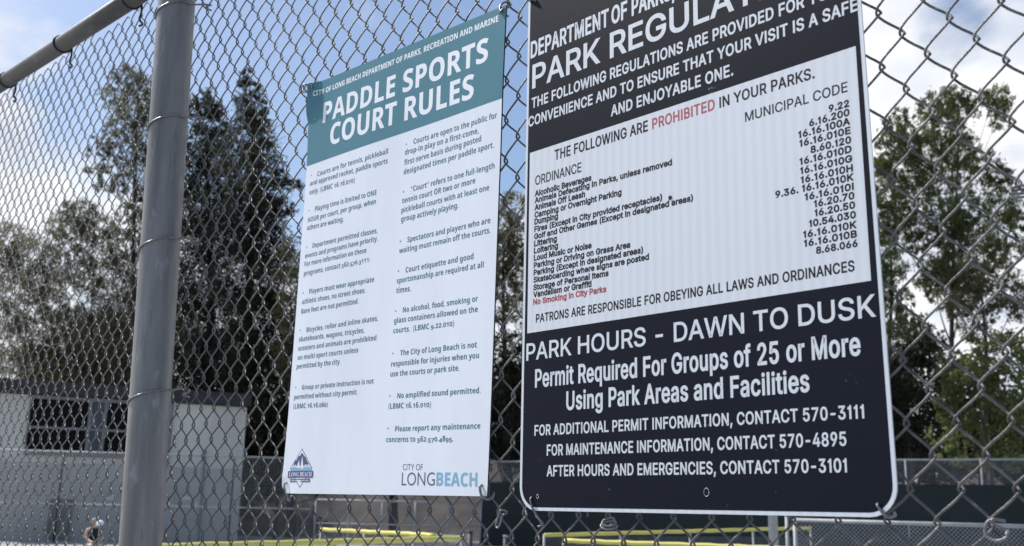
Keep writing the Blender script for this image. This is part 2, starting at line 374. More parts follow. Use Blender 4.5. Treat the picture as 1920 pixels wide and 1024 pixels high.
tree('conifer_tree', 'tall dark conifer with a pointed spire, right of the near fence pole', 60, (470, 468, 190, 0.42),
     [(467,160,15,24),(470,200,24,30),(476,255,36,36),(470,315,48,40),(490,365,44,40),(462,425,58,44),(500,470,40,40),(470,525,62,50),(490,600,55,50),(480,680,70,60),(470,760,70,50),(525,330,18,16),(530,395,20,14),(555,345,12,10)], L_con, (0.26, 0.09), 2.0, seed=3, hollow=0.2)
tree('conifer_tree', 'dark broad conifer just right of the near fence pole, lower than the spired one', 63, (395, 392, 230, 0.40),
     [(392,190,20,18),(372,205,22,22),(402,232,26,24),(375,262,34,28),(410,300,34,34),(365,330,36,36),(400,375,44,36),(345,400,36,40),(390,450,50,46),(360,530,54,56),(410,600,50,54),(350,670,52,60),(410,700,46,50)], L_con, (0.26, 0.09), 1.8, seed=5, hollow=0.25)
tree('gum_tree', 'tall thin grey green gum tree left of the near fence pole', 64, (262, 252, 190, 0.32),
     [(238,148,26,22),(262,160,22,20),(215,182,24,18),(248,192,30,22),(280,196,20,22),(232,228,30,22),(268,240,26,26),(205,262,26,18),(250,282,28,24),(185,288,18,14),(282,300,20,26),(225,318,24,16),(258,345,24,24),(282,385,20,30),(240,400,22,16),(205,345,24,16),(180,318,18,12),(270,430,26,26),(225,440,28,20)], L_euc, (0.24, 0.075), 1.2, droop=0.5, seed=8)
tree('gum_tree', 'low spreading gum tree left of the pole over the gymnasium roof', 66, (170, 165, 560, 0.28),
     [(150,400,30,20),(130,430,36,22),(175,430,34,22),(115,465,26,18),(190,480,36,24),(215,545,40,30),(150,520,36,26),(250,500,30,26),(240,600,44,36),(190,620,44,36),(255,670,44,40),(200,690,50,34),(140,600,30,26)], L_euc, (0.24, 0.075), 1.6, droop=0.4, seed=9)
tree('olive_tree', 'pale olive tree at the left edge over the gymnasium roof', 68, (40, 45, 600, 0.28),
     [(20,450,40,22),(60,480,40,24),(15,500,30,24),(85,520,36,24),(35,545,44,26),(100,575,36,24),(10,600,34,26),(70,610,40,24),(120,650,40,28),(40,660,40,22),(150,700,44,26),(90,700,40,20)], L_olv, (0.22, 0.075), 1.5, seed=10)
tree('olive_tree', 'broad olive brown tree right behind the gymnasium roof, partly hidden by the fence pole', 70, (250, 252, 640, 0.3),
     [(60,690,60,30),(130,670,60,34),(200,640,60,40),(270,620,56,40),(340,650,56,40),(240,700,60,36),(160,720,60,26),(320,710,60,34),(90,735,60,22),(300,560,50,36)], L_olv, (0.22, 0.08), 1.7, seed=23, hollow=0.1)
tree('leafy_tree', 'olive leafed tree beside the teal sign, right of the gymnasium', 56, (548, 550, 560, 0.26),
     [(560,480,30,26),(545,530,34,30),(590,520,40,40),(560,590,36,34),(545,650,30,36),(600,600,50,50),(580,690,50,46)], L_olv, (0.24, 0.09), 1.0, seed=11)
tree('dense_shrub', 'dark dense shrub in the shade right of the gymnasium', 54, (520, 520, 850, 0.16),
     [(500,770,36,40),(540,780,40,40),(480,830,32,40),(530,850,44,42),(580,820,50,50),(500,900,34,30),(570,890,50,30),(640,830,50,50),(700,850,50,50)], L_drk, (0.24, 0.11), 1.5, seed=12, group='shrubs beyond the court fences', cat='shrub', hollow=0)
tree('gum_tree', 'pale gum tree seen in the gap between the two signs', 56, (950, 952, 430, 0.26),
     [(955,390,34,22),(935,430,30,26),(975,440,34,26),(950,480,36,24),(990,500,40,30),(925,510,30,26),(962,540,26,18),(900,450,50,40),(880,540,50,40),(1010,580,50,40),(1040,500,50,40),(930,590,24,20)], L_olv, (0.22, 0.075), 1.3, droop=0.3, seed=13)
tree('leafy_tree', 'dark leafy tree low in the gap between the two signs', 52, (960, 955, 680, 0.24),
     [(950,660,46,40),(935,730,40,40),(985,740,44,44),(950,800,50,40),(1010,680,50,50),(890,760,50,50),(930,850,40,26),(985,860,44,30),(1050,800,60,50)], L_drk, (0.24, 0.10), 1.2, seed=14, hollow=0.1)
tree('gum_tree', 'large fresh green gum tree towering right of the dark sign', 46, (1790, 1785, 250, 0.19),
     [(1775,185,30,18),(1750,205,24,18),(1800,205,26,18),(1862,185,24,16),(1876,215,16,22),(1768,240,32,22),(1688,228,20,16),(1672,262,18,20),(1705,268,18,22),(1740,285,26,26),(1795,285,28,22),(1690,310,30,22),(1655,300,16,26),(1840,305,24,18),(1770,335,34,22),(1872,340,28,20),(1715,355,30,22),(1660,350,24,30),(1880,390,24,26),(1810,385,22,26),(1760,400,30,24),(1690,408,22,20),(1905,420,16,20),(1785,430,22,24),(1775,500,26,24),(1800,545,28,22),(1745,515,22,24),(1835,500,24,22),(1850,440,24,22),(1790,450,22,26),(1730,455,24,20),(1670,430,24,36),(1890,470,26,20)], L_gum, (0.20, 0.06), 1.7, droop=0.9, seed=15, fill=1.5)
tree('gum_tree', 'smaller bushy gum tree hugging the right edge of the dark sign', 44, (1655, 1660, 470, 0.22),
     [(1655,470,22,30),(1680,500,22,22),(1650,530,26,36),(1690,560,24,20),(1665,600,28,30),(1710,610,20,20),(1640,400,18,30),(1610,520,40,50),(1600,430,40,40)], L_gum, (0.20, 0.06), 1.4, droop=0.9, seed=16)
tree('leafy_tree', 'olive green tree behind the mesh at the far right', 45, (1840, 1838, 520, 0.24),
     [(1770,510,30,24),(1820,520,32,24),(1880,520,34,26),(1850,560,40,28),(1905,570,30,30),(1790,570,28,24),(1830,610,30,24),(1760,545,18,22)], L_olv, (0.20, 0.07), 1.3, droop=0.4, seed=17)
tree('dense_shrub', 'bright green bushy shrub above the navy windscreen at the right', 41, (1850, 1850, 760, 0.16),
     [(1800,690,30,26),(1850,650,36,30),(1905,660,34,34),(1830,720,40,32),(1890,730,40,36),(1780,740,24,26),(1800,790,34,30),(1860,800,40,34),(1915,800,36,34),(1770,830,24,24),(1825,850,40,24),(1890,860,44,24)], L_shr, (0.20, 0.09), 1.15, seed=18, group='shrubs beyond the court fences', cat='shrub', hollow=0.1)
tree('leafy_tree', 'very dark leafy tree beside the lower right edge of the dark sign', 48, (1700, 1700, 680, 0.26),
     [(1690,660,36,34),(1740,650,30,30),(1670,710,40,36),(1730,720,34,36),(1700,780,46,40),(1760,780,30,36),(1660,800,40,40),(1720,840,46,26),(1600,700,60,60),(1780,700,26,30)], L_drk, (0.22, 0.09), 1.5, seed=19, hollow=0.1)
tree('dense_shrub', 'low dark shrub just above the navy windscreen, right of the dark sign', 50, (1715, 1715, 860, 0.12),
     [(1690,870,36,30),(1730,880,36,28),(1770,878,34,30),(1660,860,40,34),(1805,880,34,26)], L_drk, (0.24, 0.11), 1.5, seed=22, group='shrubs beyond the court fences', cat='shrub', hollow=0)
tree('leafy_tree', 'olive tree hidden mostly by the dark sign, filling the ground behind it', 52, (1300, 1300, 500, 0.28),
     [(1300,480,90,70),(1200,540,80,70),(1400,540,90,70),(1480,600,80,70),(1280,640,100,70),(1420,700,90,70),(1150,680,80,80),(1300,780,100,70),(1480,780,90,70)], L_olv, (0.24, 0.10), 0.7, seed=20)
tree('leafy_tree', 'olive tree hidden mostly by the teal sign, filling the ground behind it', 57, (740, 740, 480, 0.28),
     [(740,450,70,60),(680,520,70,60),(800,520,70,60),(740,600,90,60),(660,640,70,60),(820,640,80,60),(740,720,90,60)], L_olv, (0.24, 0.10), 0.7, seed=21)

def far_wood():
    R = random.Random(41); V = []; FA = []
    for i in range(430):
        x = R.uniform(-250, 2300); D = R.uniform(70, 76); k = D/FPX
        hz = 938.9+x*0.02048
        yt = (745 if x < 460 else 700 if x < 1650 else 690)+45*math.sin(x*0.021)+25*math.sin(x*0.057+1)
        cy = R.uniform(yt, hz+10) if i < 300 else R.uniform(hz-110, hz+5); rx = R.uniform(30, 60); ry = R.uniform(22, 42)
        c = at(x, cy, D)
        for _ in range(330):
            d = Vector((R.gauss(0, .55), R.gauss(0, .55), R.gauss(0, .55)))
            q = c+Vector((d.x*rx*k, d.y*rx*k*.6, d.z*ry*k)); q.z = max(q.z, 0.1)
            a = Vector((R.gauss(0, 1), R.gauss(0, 1), R.gauss(0, 1))).normalized(); b = a.orthogonal().normalized()
            l = R.uniform(.22, .42); w = l*.45; n = len(V); V += [q-a*l, q+b*w, q+a*l, q-b*w]; FA.append((n, n+1, n+2, n+3))
    me = bpy.data.meshes.new('far_wood'); me.from_pydata(V, [], FA); me.materials.append(L_drk)
    o = bpy.data.objects.new('far_wood', me); C.objects.link(o)
    tag(o, 'far off dark wood running along behind the courts, reading as one mass', 'wood', kind='stuff')
far_wood()

# ------------------------------------------------------------------ the seated player far behind the fence
def person():
    D = 28.0; c = at(176, 990, D); base = Vector((c.x, c.y, 0))
    fw = -CF.copy(); fw.z = 0; fw.normalize(); ri = Vector((CR.x, CR.y, 0)).normalized()
    fw = (fw*0.80+ri*0.6).normalized(); sd_ = Vector((-fw.y, fw.x, 0))
    if sd_.dot(ri) < 0: sd_ = -sd_
    Z = Vector((0, 0, 1))
    def w(f, s, z): return base+fw*f+sd_*s+Z*z
    root = empty('person', base, 'blonde person in a black sleeveless top seated on a bench, beyond the mesh', 'person')
    skin = mat('skin', (0.52, 0.33, 0.26), 0.55, 0, 0.06, 20); black = mat('black cloth', (0.012, 0.012, 0.014), 0.85, 0, 0.2, 20)
    hair = mat('blonde hair', (0.27, 0.19, 0.105), 0.6, 0, 0.35, 60); denim = mat('dark shorts', (0.03, 0.035, 0.05), 0.85, 0, 0.2, 30)
    shoe = mat('white shoes', (0.6, 0.6, 0.6), 0.6)
    nodes = [('pelvis', -0.02, 0, .52, .13, None), ('waist', 0, 0, .66, .115, 0), ('chest', .02, 0, .84, .125, 1), ('neckb', .03, 0, .955, .06, 2), ('neck', .045, 0, 1.0, .05, 3), ('head', .06, 0, 1.07, .078, 4), ('crown', .055, 0, 1.15, .066, 5)]
    def limb(par, pts):
        for p in pts: nodes.append(('', *p, par)); par = len(nodes)-1
        return par
    for s in (-1, 1):
        limb(2, [(.02, s*.17, .90, .055), (.08, s*.20, .70, .040), (.26, s*.14, .60, .034), (.33, s*.11, .60, .026)])
        h = len(nodes)-1
        for k in range(5): limb(h, [(.37-(.03 if k == 4 else 0), s*(.085+.017*k), .60-.006*k, .010), (.41-(.04 if k == 4 else abs(k-1.5)*.01), s*(.083+.017*k), .585, .008)])
        limb(0, [(.05, s*.10, .50, .092), (.44, s*.13, .50, .065), (.46, s*.13, .28, .052), (.44, s*.13, .09, .038), (.50, s*.14, .04, .036), (.60, s*.15, .035, .028)])
    me = bpy.data.meshes.new('body'); me.from_pydata([tuple(w(f, s, z)-base) for _, f, s, z, r, p in nodes], [(i, n[5]) for i, n in enumerate(nodes) if n[5] is not None], [])
    ob = bpy.data.objects.new('body', me); C.objects.link(ob); ob.parent = root
    sk = ob.modifiers.new('skin', 'SKIN'); sv = me.skin_vertices[0].data
    for i, n in enumerate(nodes): sv[i].radius = (n[4], n[4])
    sv[0].use_root = True
    ob.modifiers.new('sub', 'SUBSURF').levels = 1; ob.modifiers['sub'].render_levels = 2; me.materials.append(skin)
    # top, shorts, hair, face
    def ell(name, m, cf, cs, cz, rf, rs, rz, lo=-1.0, hi=1.0, taper=0.0):
        q = MB(); n1, n2 = 10, 14; vs = []
        for i in range(n1+1):
            a = lo+(hi-lo)*i/n1; rr = math.sqrt(max(0.0, 1-a*a))*(1-taper*a)
            for j in range(n2):
                th = 2*math.pi*j/n2; vs.append(w(cf+rf*rr*math.cos(th), cs+rs*rr*math.sin(th), cz+rz*a))
        q.add(vs, [(i*n2+j, i*n2+(j+1) % n2, (i+1)*n2+(j+1) % n2, (i+1)*n2+j) for i in range(n1) for j in range(n2)], True)
        return q.build(name, m, root)
    ell('top', black, .012, 0, .72, .15, .175, .30, -0.85, 0.72); ell('shorts', denim, .05, 0, .51, .20, .20, .13)
    hd = ell('hair', hair, .035, 0, 1.105, .098, .094, .105); ell('hair_tail', hair, -.055, .03, 1.0, .045, .075, .13)
    fc = ell('face', skin, .098, 0, 1.08, .055, .066, .075)
    for s in (-1, 1):
        q = MB(); q.box(w(.151, s*.028, 1.09), (.012, .014, .010), math.atan2(fw.y, fw.x)); q.build('eye', black, root)
        q = MB(); q.box(w(.51, s*.14, .035), (.24, .09, .07), math.atan2(fw.y, fw.x)); q.build('shoe', shoe, root)
    q = MB(); q.tube([w(.148, 0, 1.085), w(.168, 0, 1.06), w(.150, 0, 1.055)], .011, 6); q.build('nose', skin, root)
    # bench under the player
    bt = empty('bench', base, 'plain grey court bench carrying the blonde person', 'bench')
    ang = math.atan2(sd_.y, sd_.x)
    q = MB(); q.box(w(.05, 0, .385), (1.6, .34, .05), ang); q.build('seat', M['far_steel'], bt)
    for s in (-.6, .6):
        q = MB(); q.box(w(.05, s, .18), (.06, .28, .36), ang); q.build('leg', M['far_steel'], bt)
    # unidentified white object, given a dome shape and a thin stake
    p = gp(192, 27.6); ct = empty('white_dome_on_stake', p, 'rounded white object on a thin stake beside the blonde person', 'object')
    q = MB(); zc = zat(192, 982, 27.6); n1, n2 = 8, 16; vs = []
    for i in range(n1+1):
        a = i/n1*math.pi/2
        for j in range(n2):
            th = 2*math.pi*j/n2; vs.append(p+Vector((.10*math.cos(a)*math.cos(th), .10*math.cos(a)*math.sin(th), zc+.09*math.sin(a))))
    q.add(vs, [(i*n2+j, i*n2+(j+1) % n2, (i+1)*n2+(j+1) % n2, (i+1)*n2+j) for i in range(n1) for j in range(n2)], True)
    q.tube([p+Vector((0, 0, zc-.05)), p+Vector((0, 0, zc+.001))], .098, 16)
    q.build('dome', mat('plain white', (0.8, 0.8, 0.82), 0.8, 0, 0.04, 20), ct)
    q = MB(); q.tube([p, p+Vector((0, 0, zc-.05))], .015, 6); q.build('stake', M['far_steel'], ct)
person()

# ------------------------------------------------------------------ the near fence
FY = 1.14759                                        # plane of the near chain link mesh
HC, V0 = 0.0365, 0.57858                            # half a diamond's height; height of row 0 above eye level
def fp(u, v, y=0.0): return Vector((u, FY+y, v+1.6))
fence = empty('chain_link_fence', (-2.31, FY, 0), 'near galvanised chain link fence with a thick round pole and a sloping top rail', 'fence')
FO = Vector((-2.31, FY, 0))
cols = {}
kr = [-0.5392,-0.5973,-0.6582,-0.7188,-0.7806,-0.8386,-0.9012,-0.9615,-1.0195,-1.0775,-1.1347,-1.1914,-1.2501,-1.3079,-1.3644,-1.422,-1.4792,-1.5357,-1.5956,-1.6591,-1.7225,-1.7852,-1.8434,-1.9043,-1.9678,-2.0309,-2.0945,-2.1583,-2.2227,-2.285,-2.347,-2.4075]
for k, u in enumerate(kr): cols[-2*k] = u
lf = [-2.7785,-2.8420,-2.9084,-2.9749,-3.0440,-3.1155,-3.1854,-3.2576,-3.3300,-3.4004,-3.4706,-3.5381]
base_i = -62-12
for k in range(1, 6): cols[-62-2*k] = -2.4075+(lf[0]+2.4075)*k/6
for k, u in enumerate(lf): cols[base_i-2*k] = u
last = base_i-2*(len(lf)-1)
for k in range(1, 42): cols[last-2*k] = lf[-1]-0.0705*k
for k in range(1, 28): cols[2*k] = kr[0]+0.0594*k
ks = sorted(cols)
for a, b in zip(ks, ks[1:]): cols[(a+b)//2] = (cols[a]+cols[b])/2
cols.update({1: -0.5099, 2: -0.4804, 3: -0.4515, 4: -0.4212, -1: -0.5678})
def rail_v(u): return 1.4663-0.0667*(u+2.9067) if u < -2.5 else 1.440
def mesh_warp(u, v):                                # the fabric hangs a little unevenly
    return 0.0012*math.sin(u*9.0+v*5.0)+0.0010*math.sin(v*11+u*3), 0.0012*math.sin(u*7+v*4), 0.0028+0.0010*math.sin(u*2.3+1)+0.0006*math.sin(v*4+u*5)
def wire_mesh():
    SS = (0.0, 0.05, 0.12, 0.22, 0.38, 0.56, 0.74, 0.87, 0.95); n = 6; r = 0.00165; Dp = 0.0056; lap = 0.0030
    V = []; FA = []; R = random.Random(3)
    ki = sorted(cols)
    for i0, i1 in zip(ki, ki[1:]):
        ua, ub = cols[i0], cols[i1]; uc, Wd = (ua+ub)/2, (ub-ua)/2+lap
        vt = rail_v(uc)+0.004; jt = int((vt-V0)/HC); j = -59
        pts = []
        jit = R.uniform(-0.0008, 0.0008)
        while j < jt:
            right = ((i0+j) % 2 == 0)              # at row j this wire bends at its left column when i0+j is even
            sgn = 1 if right else -1
            for s in SS:
                wt = (1.05-0.75*s) if right else 0.42; e = (1-wt)*(2*s-1)-wt*math.cos(math.pi*s)
                u = uc+sgn*Wd*e; v = V0+(j+s)*HC+jit
                y = -sgn*Dp*max(0.0, math.sin(math.pi*s))**(0.62 if right else 0.9)
                du, dvv, dy = mesh_warp(u, v)
                pts.append(Vector((u+du, FY+y+dy, v+dvv+1.6)))
            j += 1
        if len(pts) < 3: continue
        K = len(pts); b0 = len(V)
        for k, p in enumerate(pts):
            t = (pts[min(k+1, K-1)]-pts[max(k-1, 0)]).normalized()
            a = t.cross(Vector((0, 1, 0)))
            a = a.normalized() if a.length > 1e-4 else Vector((1, 0, 0)); b = t.cross(a)
            for q in range(n):
                c, s_ = math.cos(2*math.pi*q/n), math.sin(2*math.pi*q/n)
                V.append(p-FO+a*(r*c)+b*(r*s_))
        for k in range(K-1):
            for q in range(n):
                q1 = (q+1) % n; FA.append((b0+k*n+q, b0+k*n+q1, b0+(k+1)*n+q1, b0+(k+1)*n+q))
    me = bpy.data.meshes.new('wire_mesh'); me.from_pydata(V, [], FA)
    me.polygons.foreach_set('use_smooth', [True]*len(FA)); me.materials.append(M['galv_wire']); me.update()
    ob = bpy.data.objects.new('wire_mesh', me); C.objects.link(ob); ob.parent = fence
wire_mesh()
PY = -0.0555; PR = 0.0478
def pole_u(v): return -2.4155-0.0680*v+(0.0)
q = MB(); q.tube([fp(pole_u(v), v, PY) for v in (-1.6, -0.8, -0.1, 0.56, 1.32, 1.9)], PR, 48); q.build('post', M['pole'], fence)
q = MB(); q.tube([fp(pole_u(1.9), 1.9, PY), fp(pole_u(1.94), 1.94, PY), fp(pole_u(1.96), 1.96, PY)], PR, 32, radii=[PR*1.06, PR*1.0, PR*0.5]); q.build('post_cap', M['rail'], fence)
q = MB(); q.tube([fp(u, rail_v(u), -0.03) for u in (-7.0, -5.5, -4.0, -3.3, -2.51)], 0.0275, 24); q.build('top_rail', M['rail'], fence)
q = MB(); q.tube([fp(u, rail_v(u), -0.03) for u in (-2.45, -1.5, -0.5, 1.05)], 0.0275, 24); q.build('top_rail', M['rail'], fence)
q = MB(); q.tube([fp(1.05, -1.6, PY), fp(1.05, 1.5, PY)], 0.0365, 24); q.build('post', M['pole'], fence)
# tie wires round the pole and along the rail
def pole_tie(v, tail=True):
    uc = pole_u(v); pts = []
    for k in range(25):
        a = math.radians(-205+k*(230/24.0)); rr = PR+0.0021
        # a = -90 is towards the viewer's side of the fence
        pts.append(fp(uc, v, PY)+Vector((math.cos(a)*rr, math.sin(a)*rr, -0.0+0.024*math.cos(a)+0.004*math.sin(2*a))))
    q = MB(); e = pts[-1]
    pts += [e+Vector((.012, .028, .006)), e+Vector((.030, .040, .002)), e+Vector((.040, .030, -.006)), e+Vector((.030, .024, -.010)), e+Vector((.036, .04, -.016))]
    s = pts[0]; pts = [s+Vector((.004, .022, -.004)), s+Vector((-.002, .010, -.002))]+pts
    q.tube(smooth_path(pts, 3), 0.0025, 7); q.build('tie_wire', M['galv_tie'], fence)
for v in (1.268, 0.944, 0.618, 0.240, -0.15, -0.55): pole_tie(v)
def rail_tie(u):
    v = rail_v(u); pts = []
    for k in range(22):
        a = math.radians(-20+k*(300/21.0)); rr = 0.0275+0.0022
        pts.append(fp(u, v, -0.03)+Vector((0.010*(k/21.0)-0.004, -math.sin(a)*rr, math.cos(a)*rr)))
    e = pts[-1]; pts += [fp(u+0.012, v-0.036, 0.000), fp(u+0.018, v-0.062, -0.006), fp(u+0.022, v-0.076, 0.003), fp(u+0.014, v-0.082, -0.004)]
    q = MB(); q.tube(smooth_path(pts, 3), 0.0034, 7); q.build('tie_wire', M['dark_tie'], fence)
for u in (-2.884, -3.435, -3.990, -4.55, -5.1): rail_tie(u)

